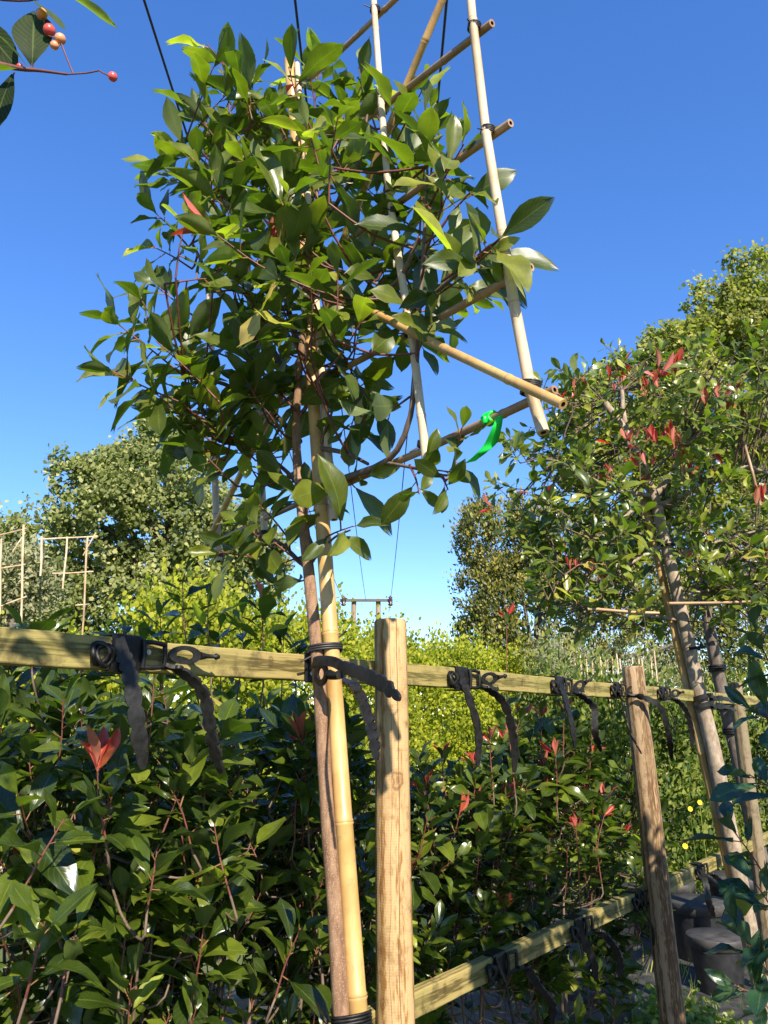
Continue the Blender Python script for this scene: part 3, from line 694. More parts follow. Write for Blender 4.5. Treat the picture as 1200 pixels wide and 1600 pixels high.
# ------------------------------------------------------------------ support fence (posts and rails)
RO = Vector((0.02, 2.065, 0)); E1 = Vector((0.606, 0.795, 0)).normalized(); EN = Vector((0.795, -0.606, 0)).normalized(); EZ = Vector((0, 0, 1))
HD, HH = 0.0175, 0.0285
def rail_a(px):
    r = ray(px, 1100); k = r.x / r.y          # x = k y
    return (k * RO.y - RO.x) / (E1.x - k * E1.y)
def rail_h(px, py):
    a = rail_a(px); y = RO.y + E1.y * a; return U(px, py, y).z
z1 = rail_h(300, 1037); z2 = rail_h(900, 1076); zU = rail_h(470, 1043)
zL0, zL1 = rail_h(660, 1556), rail_h(1080, 1352)
fence = thing('support_fence', 'wooden support fence of round posts and square rails holding the trees', 'fence', (RO.x, RO.y, 0))
def local_part(name, mb, mats, parent, M, bevel=0.0, label=None):
    me_o = mb.build(name, mats, None, bevel); me_o.parent = parent
    loc, rot, sc = M.decompose(); me_o.location = loc - BASE[parent.name]; me_o.rotation_euler = rot.to_euler()
    if label: me_o['label'] = label
    return me_o
def rail_part(a0, a1, zz0, zz1, label, seed):
    p0 = RO + E1 * a0 + EZ * zz0; p1 = RO + E1 * a1 + EZ * zz1; d = (p1 - p0); ln = d.length; d.normalize()
    y = EZ.cross(d).normalized(); z = d.cross(y)
    mb = MB(); n = int(ln / 0.04); V = []; Fc = []
    for i in range(n + 1):
        x = -ln / 2 + ln * i / n
        for (sy, sz) in ((-1, -1), (1, -1), (1, 1), (-1, 1)):
            V.append((x, sy * HD + rng.normal(0, .0004), sz * HH + rng.normal(0, .0006) + 0.002 * math.sin(x * 3)))
    for i in range(n):
        for k in range(4):
            k2 = (k + 1) % 4; Fc.append((i * 4 + k, (i + 1) * 4 + k, (i + 1) * 4 + k2, i * 4 + k2))
    Fc += [(0, 1, 2, 3), (n * 4 + 3, n * 4 + 2, n * 4 + 1, n * 4)]
    mb.add(V, Fc, smooth=False)
    M = Matrix.Translation((p0 + p1) * 0.5) @ Matrix((d, y, z)).transposed().to_4x4()
    local_part('rail', mb, M_RAIL, fence, M, 0.0025, label)
AEND = 5.4
rail_part(-1.6, AEND, zU, zU, 'upper square wooden rail', 1)
rail_part(-0.28, AEND, rail_h(560, 1600) if False else zL0 + (zL0 - zL1) / (rail_a(1080) - rail_a(660)) * (rail_a(660) + 0.28), zL1 + (zL1 - zL0) / (rail_a(1080) - rail_a(660)) * (AEND - rail_a(1080)), 'lower square wooden rail, partly shaded', 2)
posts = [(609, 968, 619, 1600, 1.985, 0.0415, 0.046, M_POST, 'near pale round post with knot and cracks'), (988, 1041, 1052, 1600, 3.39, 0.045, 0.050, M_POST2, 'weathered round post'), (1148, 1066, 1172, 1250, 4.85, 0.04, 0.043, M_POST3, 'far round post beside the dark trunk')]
for (x0, y0, x1, y1, Y, r0, r1, m, lab) in posts:
    tp = U(x0, y0, Y); bt = U(x1, y1, Y); d = (tp - bt).normalized(); ft = tp - d * (tp.z / d.z)
    ln = (tp - ft).length; mb = MB(); pts = []; rad = []
    zs = [0, 0.3, 0.6, 0.8, 1.0, 1.2, 1.35, 1.5, 1.62, ln - 0.008, ln - 0.001]
    for z in zs:
        pts.append((0.0015 * math.sin(z * 5 + x0), 0.0012 * math.sin(z * 4), z) if z < 1.55 else (pts[-1][0], pts[-1][1], z)); f = z / ln; rad.append(r1 * (1 - f) + r0 * f)
    rad[-1] -= 0.004; mb.tube(pts, rad, 28)
    q = d.to_track_quat('Z', 'Y'); 
    x = Vector((1, 0, 0)); x = (x - d * x.dot(d)).normalized(); y = d.cross(x)
    M = Matrix.Translation(ft) @ Matrix((x, y, d)).transposed().to_4x4()
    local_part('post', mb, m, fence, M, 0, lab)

# ------------------------------------------------------------------ plastic tree ties on the rails
def strap(pts, wdir, w0=0.0125, th=0.0022, teeth=7, plain_to=0.15, name='strap', parent=None, n=120, m=None):
    P = bez(pts, n); n = len(P); mb = MB(); V = []; Fc = []
    for i, p in enumerate(P):
        t = i / (n - 1)
        tg = (P[min(i + 1, n - 1)] - P[max(i - 1, 0)]).normalized()
        wd = Vector(wdir); wd = (wd - tg * wd.dot(tg)).normalized(); nr = tg.cross(wd)
        if t < plain_to: hw = w0 * 0.82
        else:
            u = (t - plain_to) / (1 - plain_to) * teeth; hw = w0 * (0.50 + 0.56 * abs(math.sin(math.pi * u)) ** 0.38)
        if t > 0.9: hw *= 0.75 - 0.3 * (t - 0.9) / 0.1
        for (sx, sy) in ((-1, -1), (1, -1), (1, 1), (-1, 1)): V.append(p + wd * hw * sx + nr * th * sy)
    for i in range(n - 1):
        for k in range(4):
            k2 = (k + 1) % 4; Fc.append((i * 4 + k, i * 4 + k2, (i + 1) * 4 + k2, (i + 1) * 4 + k))
    Fc += [(3, 2, 1, 0), ((n - 1) * 4, (n - 1) * 4 + 1, (n - 1) * 4 + 2, (n - 1) * 4 + 3)]
    mb.add(V, Fc, smooth=False); return mb.build(name, m or M_RUB, parent)
def ring_plate(mb, c, ex, ey, nr, ro, ri, th, asp=1.0, seg=20, holeasp=None):
    V = []; Fc = []
    for k in range(seg):
        a = 2 * math.pi * k / seg; ca, sa = math.cos(a), math.sin(a)
        for (r, q, s) in ((ro, asp, 1), (ri, holeasp or asp, 1), (ri, holeasp or asp, -1), (ro, asp, -1)):
            V.append(c + ex * (r * q * ca) + ey * (r * sa) + nr * (th * s))
    for k in range(seg):
        k2 = (k + 1) % seg
        for j in range(4):
            j2 = (j + 1) % 4; Fc.append((k * 4 + j, k * 4 + j2, k2 * 4 + j2, k2 * 4 + j))
    mb.add(V, Fc, smooth=False)
def tree_tie(a0, zc, label, s=1.0, lean=0.0, l1=0.17, l2=0.18, out=1.0, tab=True, e1=E1, group='plastic tree ties on the rail', grey=False, flip=1):
    org = RO + E1 * a0 + EN * HD + EZ * zc
    def L(a, b, h): return org + E1 * (a * s * flip) + EN * (b * s) + EZ * (h * s)
    t = thing('tree_tie', label, 'tree tie', org, group)
    # pad wrapped round the rail
    mb = MB(); w = 0.034
    prof = [(-0.0375, -HH - .003), (0.002, -HH - .003), (0.0035, -HH + 0.004), (0.0035, HH - 0.004), (0.002, HH + .003), (-0.0375, HH + .003)]
    V = []; Fc = []
    for (b, h) in prof:
        for sx in (-1, 1): V.append(org + E1 * (sx * w * s) + EN * b + EZ * h)
    for i in range(len(prof) - 1): Fc.append((i * 2, i * 2 + 1, i * 2 + 3, i * 2 + 2))
    mb.add(V, Fc, smooth=False); pad = o = mb.build('pad', M_RUB, t); so = o.modifiers.new('solid', 'SOLIDIFY'); so.thickness = 0.003; so.offset = 1
    # buckle frame
    mb = MB()
    for h in (-0.024, 0.024): mb.tube([L(0.03, 0.008, h), L(0.055, 0.013, h * 1.05), L(0.082, 0.014, h * 0.9)], 0.0048 * s, 6)
    for a in (0.034, 0.084): mb.tube([L(a, 0.011, -0.026), L(a, 0.014, 0), L(a, 0.011, 0.026)], 0.005 * s, 6)
    mb.build('buckle', M_RUB, t)
    mb = MB(); mb.tube([L(0.052, 0.001, 0.006), L(0.052, 0.004, 0.006)], [0.006 * s, 0.005 * s], 10); mb.tube([L(0.052, 0.0042, 0.006), L(0.052, 0.005, 0.006)], 0.002 * s, 6); mb.build('screw', M_STEEL, pad)
    # rolled end on the far side of the pad
    mb = MB()
    for k in range(2):
        c = L(-0.052 - 0.012 * k, 0.012, -0.008 + 0.004 * k)
        mb.tube([c + E1 * (math.cos(q) * 0.017 * s) + EZ * (math.sin(q) * 0.02 * s) + EN * (0.006 * math.sin(q * 2 + k)) for q in np.linspace(0, 2 * math.pi, 15)], 0.005 * s, 6)
    mb.build('loop', M_RUB, t)
    if tab:
        ex = (E1 * flip + EN * 0.25 + EZ * lean).normalized(); ey = (EZ - ex * EZ.dot(ex)).normalized(); nr = ex.cross(ey)
        c = L(0.125, 0.024, 0.004)
        mb = MB(); ring_plate(mb, c, ex, ey, nr, 0.019 * s, 0.010 * s, 0.0022 * s, 1.9, 24, 1.9)
        mb.tube([c + ex * (0.034 * s), c + ex * (0.05 * s), c + ex * (0.066 * s), c + ex * (0.070 * s), c + ex * (0.078 * s)], [0.009 * s, 0.005 * s, 0.0042 * s, 0.0075 * s, 0.004 * s], 8)
        mb.build('tab', M_RUB, t)
    j = lambda: rng.normal(0, 0.014); w1 = rng.uniform(.85, 1.1)
    strap([L(-0.024, 0.006, 0.028), L(-0.012, 0.012, -0.005), L(0.0, 0.022, -0.045), L(0.018 + j(), 0.034, -0.045 - l1 * 0.5), L(0.045 + j(), 0.03 * out, -0.045 - l1)], (E1 + EN * rng.normal(0, .5)).normalized(), 0.0150 * s * w1, 0.002, int(rng.integers(6, 9)), 0.22, 'strap', t, m=M_RUB)
    strap([L(0.084, 0.014, -0.02), L(0.115, 0.03 * out, -0.030), L(0.155 + j(), 0.055 * out, -0.075), L(0.185 + j(), 0.06 * out, -0.05 - l2 * 0.6), L(0.215 + j(), 0.05 * out, -0.05 - l2)], (E1 * 0.35 + EN).normalized(), 0.0125 * s, 0.0036, int(rng.integers(8, 11)), 0.15, 'strap', t, m=M_RUB)
    return t
tree_tie(rail_a(180), zU, 'large black notched plastic tie hanging at the leaf-shaded end of the upper rail', 0.92)
tree_tie(rail_a(713), zU, 'black notched tie on the upper rail just past the pale knotted post', 1.0, 0.15, 0.2, 0.22)
tree_tie(rail_a(868), zU, 'black tie with curled tab midway between the two posts on the upper rail', 1.0, 0.35, 0.17, 0.18)
tree_tie(rail_a(958), zU, 'black tie on the upper rail with strap crossing the weathered post', 0.95, 0.2, 0.22, 0.24, 2.6)
tree_tie(rail_a(1030), zU, 'small black tie on the upper rail just past the weathered post', 1.0, 0.1, 0.18, 0.2)
def low(px, lab, s=1.0, l1=0.12, l2=0.14):
    a = rail_a(px); z = zL0 + (zL1 - zL0) * (a - rail_a(660)) / (rail_a(1080) - rail_a(660)); tree_tie(a, z, lab, s, 0.0, l1, l2, 1.0, False)
low(757, 'black looped tie hanging from the lower rail closest to the pale post')
low(876, 'black tie hanging on the lower rail midway to the weathered post')
low(967, 'black tie on the lower rail just before the weathered post')
low(1062, 'black tie on the lower rail just past the weathered post', 1.0, 0.16, 0.18)

# ------------------------------------------------------------------ bamboo
def cane_path(a, b, r, gap=0.22, taper=0.9, wob=0.004, via=()):
    """points, radii and node marks of a cane from a to b"""
    a = Vector(a); b = Vector(b); d = b - a; ln = d.length; e = d / ln; x = e.orthogonal().normalized(); y = e.cross(x)
    S = [0.0]; R = [r]; A = [0.0]; s = gap * rng.uniform(0.2, 0.9)
    while s < ln - 0.02:
        for ds, k, at in ((-0.006, 1.0, 0.0), (-0.0018, 1.13, 0.2), (0.0006, 1.02, 1.0), (0.0028, 1.10, 0.2), (0.007, 0.985, 0.0)):
            S.append(s + ds); R.append(r * k); A.append(at)
        s += gap * rng.uniform(0.8, 1.15)
    S.append(ln); R.append(r); A.append(0.0)
    p1, p2 = rng.random() * 6, rng.random() * 6; pts = []
    cur = bez([a] + list(via) + [b], 60) if via else None
    for q in S:
        f = q / ln
        if cur:
            g_ = f * (len(cur) - 1); j_ = min(int(g_), len(cur) - 2); pts.append(cur[j_].lerp(cur[j_ + 1], g_ - j_)); continue
        f = q / ln; w = math.sin(math.pi * f); pts.append(a + e * q + x * (wob * w * math.sin(p1 + f * 5)) + y * (wob * w * math.sin(p2 + f * 4)))
    R = [rr * (1 - (1 - taper) * q / ln) for rr, q in zip(R, S)]
    return pts, R, A
def cane(parent, a, b, r, m, name='cane', gap=0.22, taper=0.9, wob=0.004, sides=12, label=None, via=()):
    pts, R, A = cane_path(a, b, r, gap, taper, wob, via); mb = MB(); mb.tube(pts, R, sides, 0, A, True, 0, True)
    o = mb.build(name, [m, M_HOLE], parent)
    if label: o['label'] = label
    return o
def wire_tie(parent, p, ax, r, turns=3, pitch=0.004, wr=0.0019, tail=0.02, m=None, name='tie', rb=None, xd=None):
    """dark twine wound round a cane, with two loose ends"""
    p = Vector(p); ax = Vector(ax).normalized(); x = ax.orthogonal().normalized()
    if xd is not None: x = (Vector(xd) - ax * Vector(xd).dot(ax)).normalized()
    y = ax.cross(x); mb = MB(); rb = rb or r
    q = np.linspace(0, 2 * math.pi * turns, 12 * turns + 1)
    mb.tube([p + x * math.cos(t) * r + y * math.sin(t) * rb + ax * (t / 6.283 - turns / 2) * pitch for t in q], wr, 5)
    for s in (1, -1):
        d = (x * s + ax * rng.normal(0, .5) + rv(0.4)).normalized(); mb.tube([p + d * r, p + d * (r + tail * rng.uniform(.5, 1))], wr * 0.8, 5)
    return mb.build(name, m or M_WIRE, parent)

st_t, st_b = FP(452, 94, 0.0), FP(563, 1600, 0.0)
sd = (st_t - st_b).normalized(); st_f = st_b - sd * (st_b.z / sd.z)
stake = thing('bamboo_stake', 'thick yellow bamboo stake standing against the trunk of the framed tree', 'stake', (st_f.x, st_f.y, 0))
cane(stake, st_f, st_t, 0.0197, M_BAM, 'stake', 0.36, 0.86, 0.003, 20)

tre_b = FP(522, 812)
trel = thing('bamboo_trellis', 'flat lattice of tied bamboo canes spreading through the framed tree crown', 'trellis', (tre_b.x, tre_b.y, tre_b.z))
V1 = (FP(733, -30, .0), FP(849, 676, .0)); V2 = (FP(582, -30, .0), FP(669, 746, .0)); VC = (FP(464, 100, -.01), FP(522, 812, -.01))
cane(trel, V1[1], V1[0], 0.0108, M_BAMP, 'cane', 0.24, 0.84, 0.007, via=[FP(823, 585), FP(800, 455), FP(783, 352), FP(759, 205), FP(740, 45)], label='bleached upright cane standing clear of the leaves')
cane(trel, V2[1], V2[0], 0.0096, M_BAMP, 'cane', 0.22, 0.85, 0.006, via=[FP(655, 620), FP(640, 500), FP(612, 340), FP(600, 215), FP(590, 90)])
cane(trel, VC[1], VC[0], 0.0098, M_BAMP, 'cane', 0.22, 0.9, 0.003)
ctr = lambda h: VC[1].lerp(VC[0], (h - VC[1].z) / (VC[0].z - VC[1].z))
def mirror(p):
    c = ctr(p.z); return c + (c - p)
cane(trel, mirror(V1[1]) , mirror(V1[0]), 0.0112, M_BAMP, 'cane', 0.24, 0.84, 0.006)
cane(trel, mirror(V2[1]), mirror(V2[0]), 0.0100, M_BAMP, 'cane', 0.22, 0.85, 0.006)
HB = [(FP(640, -22, -.022), FP(474, 131, -.022)), (FP(769, 36, -.022), FP(560, 195, -.022)), (FP(798, 192, -.022), FP(579, 350, -.022)), (FP(830, 417, -.022), FP(555, 569, -.022)), (FP(867, 609, -.022), FP(521, 764, -.022))]
for i, (a, b) in enumerate(HB):
    d = (b - a).normalized(); L = 1.38
    e = a + d * L
    cane(trel, a, e, 0.0085 if i else 0.0078, M_BAMB, 'cane', 0.26, 0.88, 0.005)
F0 = FP(506, 452, .022)
cane(trel, FP(880, 632, .028), F0, 0.0090, M_BAM, 'cane', 0.2, 1.05, 0.004)
cane(trel, FP(703, -28, -.042), FP(506, 452, -.042) + EZ * 0.01, 0.0095, M_BAM, 'cane', 0.25, 1.0, 0.004)
cane(trel, mirror(FP(880, 632, -.03)), F0 + FM * -.03, 0.0090, M_BAM, 'cane', 0.2, 1.05, 0.004)
# ties where canes cross
for (px, py, r) in [(741, 42, .0135), (762, 204, .0135), (793, 421, .0135), (829, 606, .0165), (586, 15, .012), (474, 128, .013), (597, 158, .012), (662, 694, .0125), (640, 520, .0125), (617, 330, .012)]:
    wire_tie(trel, FP(px, py, -.005), (V1[0] - V1[1]) + FU * 0.4, r, 4 if (px, py) != (829, 606) else 7, 0.0035, 0.0019, 0.024)
for h in (0.53, 0.95, 1.35):
    for V in (V1, V2):
        p = mirror(V[1].lerp(V[0], 0.02 + (h - 0.53) * 0.75)); wire_tie(trel, p, EZ, 0.0145, 4, 0.004, 0.0026, 0.03)

# strap that holds trunk and stake to the rail
org = RO + E1 * rail_a(492) + EN * HD + EZ * zU
t = thing('tree_tie', 'black ladder-notched tie strapping trunk and bamboo stake to the upper rail', 'tree tie', org, 'plastic tree ties on the rail')
mb = MB(); c = RO + E1 * rail_a(472) + EN * (HD + .004) + EZ * zU
mb.box(c, E1 * 0.016, EN * 0.003, EZ * 0.034); pad = mb.build('pad', M_RUB, t, 0.002)
mb = MB()
for dz in (-0.014, 0.014): mb.tube([c + EN * 0.003 + EZ * dz, c + EN * 0.006 + EZ * dz], 0.005, 8)
mb.build('screw', M_STEEL, pad)
qs = [FP(x, y, o) for x, y, o in ((484, 1040, .035), (497, 1033, .052), (520, 1034, .056), (538, 1043, .052), (565, 1052, .10), (600, 1070, .12), (625, 1092, .13))]
strap(qs, EZ + FU * 0.3, 0.0135, 0.0025, 7, 0.48, 'strap', t)
qs = [FP(x, y, o) for x, y, o in ((528, 1060, -.03), (556, 1075, -.01), (574, 1115, .0), (583, 1150, .0), (588, 1188, .0))]
strap(qs, (EN + E1 * .3), 0.011, 0.004, 8, 0.2, 'strap', t)
mb = MB(); cc = FP(502, 1053, .052); ring_plate(mb, cc, FU, (EZ).normalized(), FM, 0.026, 0.0125, 0.0028, 1.0, 22, 1.1)
mb.tube([FP(515, 1054, .052), FP(524, 1056, .053), FP(531, 1054, .054)], [0.011, 0.0085, 0.010], 8)
mb.build('tab', M_RUB, t)

# green ribbon on the bottom cane
tp = FP(779, 652, -.004)
mb = MB(); P = bez([FP(781, 650, .012), FP(776, 668, .016), FP(767, 692, .012), FP(752, 708, .02), FP(734, 722, .014)], 24); V = []; Fc = []
for i, p in enumerate(P):
    t_ = i / (len(P) - 1); w = Vector((0.93, -0.15 + 0.5 * math.sin(t_ * 5.0), 0.25 - 0.2 * t_)); w.normalize(); hw = 0.006 + 0.006 * min(1, t_ * 2.5)
    V += [p - w * hw, p + FM * (0.002 * math.sin(t_ * 9)), p + w * hw]
for i in range(len(P) - 1):
    for j in range(2): Fc.append((i * 3 + j, i * 3 + j + 1, (i + 1) * 3 + j + 1, (i + 1) * 3 + j))
mb.add(V, Fc)
rb = thing('ribbon', 'bright green plastic ribbon knotted on the lowest cane of the trellis', 'ribbon', tp)
o = mb.build('tail', M_TAPE, rb); so = o.modifiers.new('solid', 'SOLIDIFY'); so.thickness = 0.0008
mb = MB(); dd = (HB[4][1] - HB[4][0]).normalized(); kn = HB[4][0].lerp(HB[4][1], 0.225)
x = dd.orthogonal().normalized(); y = dd.cross(x)
for q0 in (-.007, .0, .007): mb.tube([kn + dd * (q0 + .003 * math.sin(q * 2)) + x * math.cos(q) * .0105 + y * math.sin(q) * .0105 for q in np.linspace(0, 6.283, 13)], 0.0042, 6)
mb.tube([kn + FM * 0.008 + EZ * .002, kn + FM * .016 - EZ * .004, kn + FM * .014 - EZ * .012], [0.004, .0075, .005], 8); mb.build('knot', M_TAPE, rb)

# ------------------------------------------------------------------ the framed tree
def Yc(px):
    if px >= 400:
        r = ray(px, 600); return FT.dot(FM) / r.dot(FM) * r.y
    y4 = 1.93
    return y4 - (400 - px) * 0.0005
def C(px, py, dy=0.0):
    if px >= 400:
        return FP(px, py, -dy * 0.8)
    return U(px, py, Yc(px) + dy)
tr_pts = [FP(x, y, o + (.032 if y > 700 else .02)) for x, y, o in ((534, 1600, .0), (523, 1420, .0), (510, 1250, .0), (500, 1080, .0), (491, 980, .0), (481, 880, .0), (470, 780, .0), (463, 690, .005), (466, 600, .01), (478, 480, .01), (490, 360, 0), (500, 250, 0))]
d0 = (tr_pts[0] - tr_pts[1]).normalized(); ft = tr_pts[0] + d0 * (tr_pts[0].z / -d0.z)
tree = thing('framed_tree', 'glossy-leaved young tree tied to the thick bamboo stake and trellis', 'tree', (ft.x, ft.y, 0))
path = bez([ft] + tr_pts, 60); rad = []
for i, p in enumerate(path):
    f = i / (len(path) - 1); rad.append(0.0168 * (1 - f) ** 0.3 if f < 0.6 else 0.0128 * (1 - (f - .6) / .4 * 0.7))
mb = MB(); mb.tube(path, [r * rng.uniform(.96, 1.05) for r in rad], 14); mb.build('trunk', M_BARK, tree)
for (z, wr, n, pt, mm) in ((U(547, 1568, 1.75).z, .0030, 5, .0056, M_RUB), (U(509, 1012, 1.78).z, .0028, 3, .0052, M_WIRE)):
    ta = min(path, key=lambda p: abs(p.z - z)); tb = st_f + sd * ((z - st_f.z) / sd.z); sep = tb - ta
    wire_tie(stake, (ta + tb) * .5 + sep.normalized() * .001, sd, sep.length * .5 + .0205, n, pt, wr, .03, mm, rb=.0225, xd=sep)
L = Leaves(); tw = MB()
def trunk_at(z): return min(path, key=lambda p: abs(p.z - z))
def branch(pix, r0, r1, m=M_TWIG):
    pts = bez([C(*q) if not isinstance(q, Vector) else q for q in pix], 14); mb = MB(); n = len(pts)
    mb.tube(pts, [r0 + (r1 - r0) * i / (n - 1) for i in range(n)], 7); mb.build('branch', m, tree); return pts
BR = []
for pix, r0, r1 in [([(468, 690), (420, 640), (350, 600), (290, 590)], .009, .004), ([(466, 620), (410, 520), (340, 450), (300, 380)], .009, .004), ([(472, 560), (430, 420), (380, 330), (365, 230)], .009, .004),
        ([(480, 480), (470, 360), (440, 280), (440, 210)], .008, .003), ([(485, 430), (520, 330), (560, 260), (575, 170)], .008, .003), ([(480, 520), (560, 480), (620, 440), (655, 370)], .009, .004),
        ([(500, 760), (560, 740), (605, 720), (632, 680), (648, 610), (655, 490), (662, 380), (668, 260)], .009, .003), ([(655, 480), (700, 440), (750, 400), (782, 372)], .0055, .0025), ([(655, 480), (610, 455), (560, 430)], .005, .003),
        ([(476, 800), (500, 700), (520, 640)], .007, .003), ([(500, 700), (540, 708), (575, 725)], .007, .004), ([(600, 722), (650, 732), (690, 742), (712, 742)], .004, .002), ([(485, 880), (520, 842), (548, 828)], .004, .002),
        ([(480, 890), (440, 850), (405, 835)], .0055, .003), ([(470, 760), (440, 730), (400, 700), (360, 690)], .007, .003), ([(470, 650), (500, 600), (540, 560)], .006, .003)]:
    BR += branch(pix, r0, r1)
SZ = 0.138
SPREAD[0] = ((86, 30), 0.11)
sh = [  # base px, tip px, depth shift, leaves, size factor
    ((365, 225), (345, 105), 0, 9, 1.1), ((340, 250), (305, 172), .02, 6, .9), ((300, 300), (262, 262), -.03, 8, 1.0), ((290, 380), (240, 330), 0, 7, .9), ((300, 420), (238, 385), .05, 7, .8), ((310, 500), (245, 448), .03, 7, .9),
    ((290, 590), (176, 500), -.05, 11, 1.1), ((285, 630), (172, 578), -.08, 10, 1.1), ((280, 560), (222, 470), -.05, 5, .9), ((330, 690), (240, 612), 0, 9, .95), ((370, 760), (310, 700), 0, 7, 1.0), ((410, 760), (375, 690), .05, 8, 1), ((430, 340), (432, 225), 0, 9, .95),
    ((400, 260), (395, 130), .03, 7, .95), ((490, 310), (520, 185), 0, 9, .95), ((545, 290), (572, 150), 0, 9, .95), ((600, 300), (622, 170), -.02, 8, 1), ((655, 380), (668, 215), 0, 10, 1.05), ((664, 400), (700, 300), -.03, 8, 1), ((690, 440), (782, 372), 0, 9, .95),
    ((656, 480), (745, 418), .03, 8, 1), ((650, 470), (610, 395), 0, 8, 1), ((650, 560), (676, 508), 0, 5, .85), ((705, 742), (722, 668), 0, 6, .66), ((640, 730), (708, 738), 0, 4, .66), ((690, 742), (700, 765), -.02, 4, .66), ((640, 726), (655, 772), 0, 4, .75),
    ((500, 845), (552, 822), 0, 5, 1.0), ((475, 885), (392, 822), 0, 7, .9), ((450, 850), (352, 850), .02, 6, .8), ((470, 790), (430, 715), .0, 7, .9), ((560, 700), (572, 640), .05, 7, 1), ((520, 560), (568, 596), .05, 8, 1), ((460, 640), (425, 605), -.05, 6, 1), ((540, 560), (590, 640), .05, 7, 1), ((510, 760), (575, 742), .02, 5, 1), ((490, 900), (455, 912), 0, 3, .6), ((480, 830), (480, 770), -.03, 5, .8), ((450, 840), (395, 780), -.03, 7, .85), ((430, 860), (372, 815), -.03, 7, .8), ((420, 870), (340, 862), -.02, 6, .75), ((470, 870), (430, 885), .0, 5, .7),
    ((690, 330), (700, 230), .0, 7, .95), ((600, 330), (640, 240), .0, 8, 1), ((560, 260), (535, 150), .0, 8, 1), ((640, 420), (690, 370), .03, 8, .95), ((600, 420), (640, 350), .02, 8, .95), ((560, 480), (600, 430), .05, 8, .95), ((700, 340), (735, 300), .02, 5, .85), ((700, 430), (768, 392), .0, 6, .85), ((672, 320), (725, 225), .02, 6, .8), ((640, 250), (672, 170), .05, 6, .85), ((600, 200), (560, 130), .05, 6, .8), ((620, 520), (668, 470), .03, 6, .85), ((330, 660), (290, 640), 0, 8, .9), ((400, 720), (345, 650), 0, 8, .95), ((420, 660), (390, 600), -.05, 8, 1), ((440, 740), (415, 690), -.05, 7, .9), ((350, 720), (300, 690), .03, 7, .85), ((560, 600), (545, 680), .05, 7, .9), ((590, 210), (560, 105), .05, 4, .9), ((620, 220), (668, 125), .05, 5, .9), ((640, 620), (600, 650), .0, 4, .9)]
for (b, tp, dy, n, k) in sh:
    if (tp[0] > 540 and tp[1] < 400 and tp[0] < 720) or (425 < tp[0] < 530 and tp[1] < 200): dy = dy + .08
    if 420 < tp[0] < 545 and tp[1] < 200: dy = dy + .12
    pa, pb = C(b[0], b[1], dy), C(tp[0], tp[1], dy - 0.03)
    shoot(L, tw, pa, pb, n, SZ * k, red=0.0, yel=0.06, redtip=(2 if rng.random() < .06 else 0), droop=0.14, r0=.003, r1=.0013, bend=.02)
dense = [(300, 150), (400, 150), (450, 200), (560, 160), (640, 210), (670, 260), (670, 420), (620, 520), (550, 600), (490, 670), (430, 740), (370, 700), (280, 640), (240, 590), (250, 470), (240, 340), (260, 260)]
def inpoly(x, y, poly):
    c = False; j = len(poly) - 1
    for i in range(len(poly)):
        xi, yi = poly[i]; xj, yj = poly[j]
        if (yi > y) != (yj > y) and x < (xj - xi) * (y - yi) / (yj - yi) + xi: c = not c
        j = i
    return c
cnt = 0
while cnt < 94:
    if cnt < 62: x, y = rng.uniform(230, 700), rng.uniform(130, 780); dy = rng.uniform(-.20, .30)
    elif cnt < 84: x, y = rng.uniform(400, 560), rng.uniform(190, 600); dy = rng.uniform(-.24, -.08)
    else: x, y = rng.uniform(330, 580), rng.uniform(540, 720); dy = rng.uniform(-.15, .2)
    if not inpoly(x, y, dense): continue
    if x > 540:
        if rng.random() < .35: continue
        dy = rng.uniform(.06, .28)
    cnt += 1; base = C(x, y, dy)
    up = Vector((rng.normal(-0.01, .07), rng.normal(-0.02, .08), rng.uniform(.05, .17)))
    tpx = project(np.array((base + up)[:]))
    if tpx[0] < 225 and tpx[1] < 440: up.x = abs(up.x)
    pts = shoot(L, tw, base, base + up, int(rng.integers(6, 10)), SZ * rng.uniform(.8, 1.08), red=0.0, yel=0.06, redtip=(2 if rng.random() < .06 else 0), r0=.0028, r1=.0013)
    nb = min(BR, key=lambda p: (p - base).length + (0.15 if p.z > base.z else 0))
    if 0.02 < (nb - base).length < .5: tw.tube(bez([nb, nb.lerp(base, .5) + Vector((0, 0, -.02)), base], 4), [.0032, .003, .003, .0029, .0028][:len(bez([nb, nb.lerp(base, .5), base], 4))], 5)
for (b, tp, dy, n, k) in sh:
    base = C(b[0], b[1], dy); nb = min(BR, key=lambda p: (p - base).length + (0.1 if p.z > base.z + .05 else 0))
    if 0.015 < (nb - base).length < .5: tw.tube([nb, nb.lerp(base, .5) + Vector((0, 0, -.012)), base], [.0035, .0032, .003], 5)
tw.build('twigs', M_TWIG_R, tree)['kind'] = 'stuff'
L.emit(tree, [M_LEAF, M_YEL, M_RED], 300, 'foliage'); SPREAD[0] = None

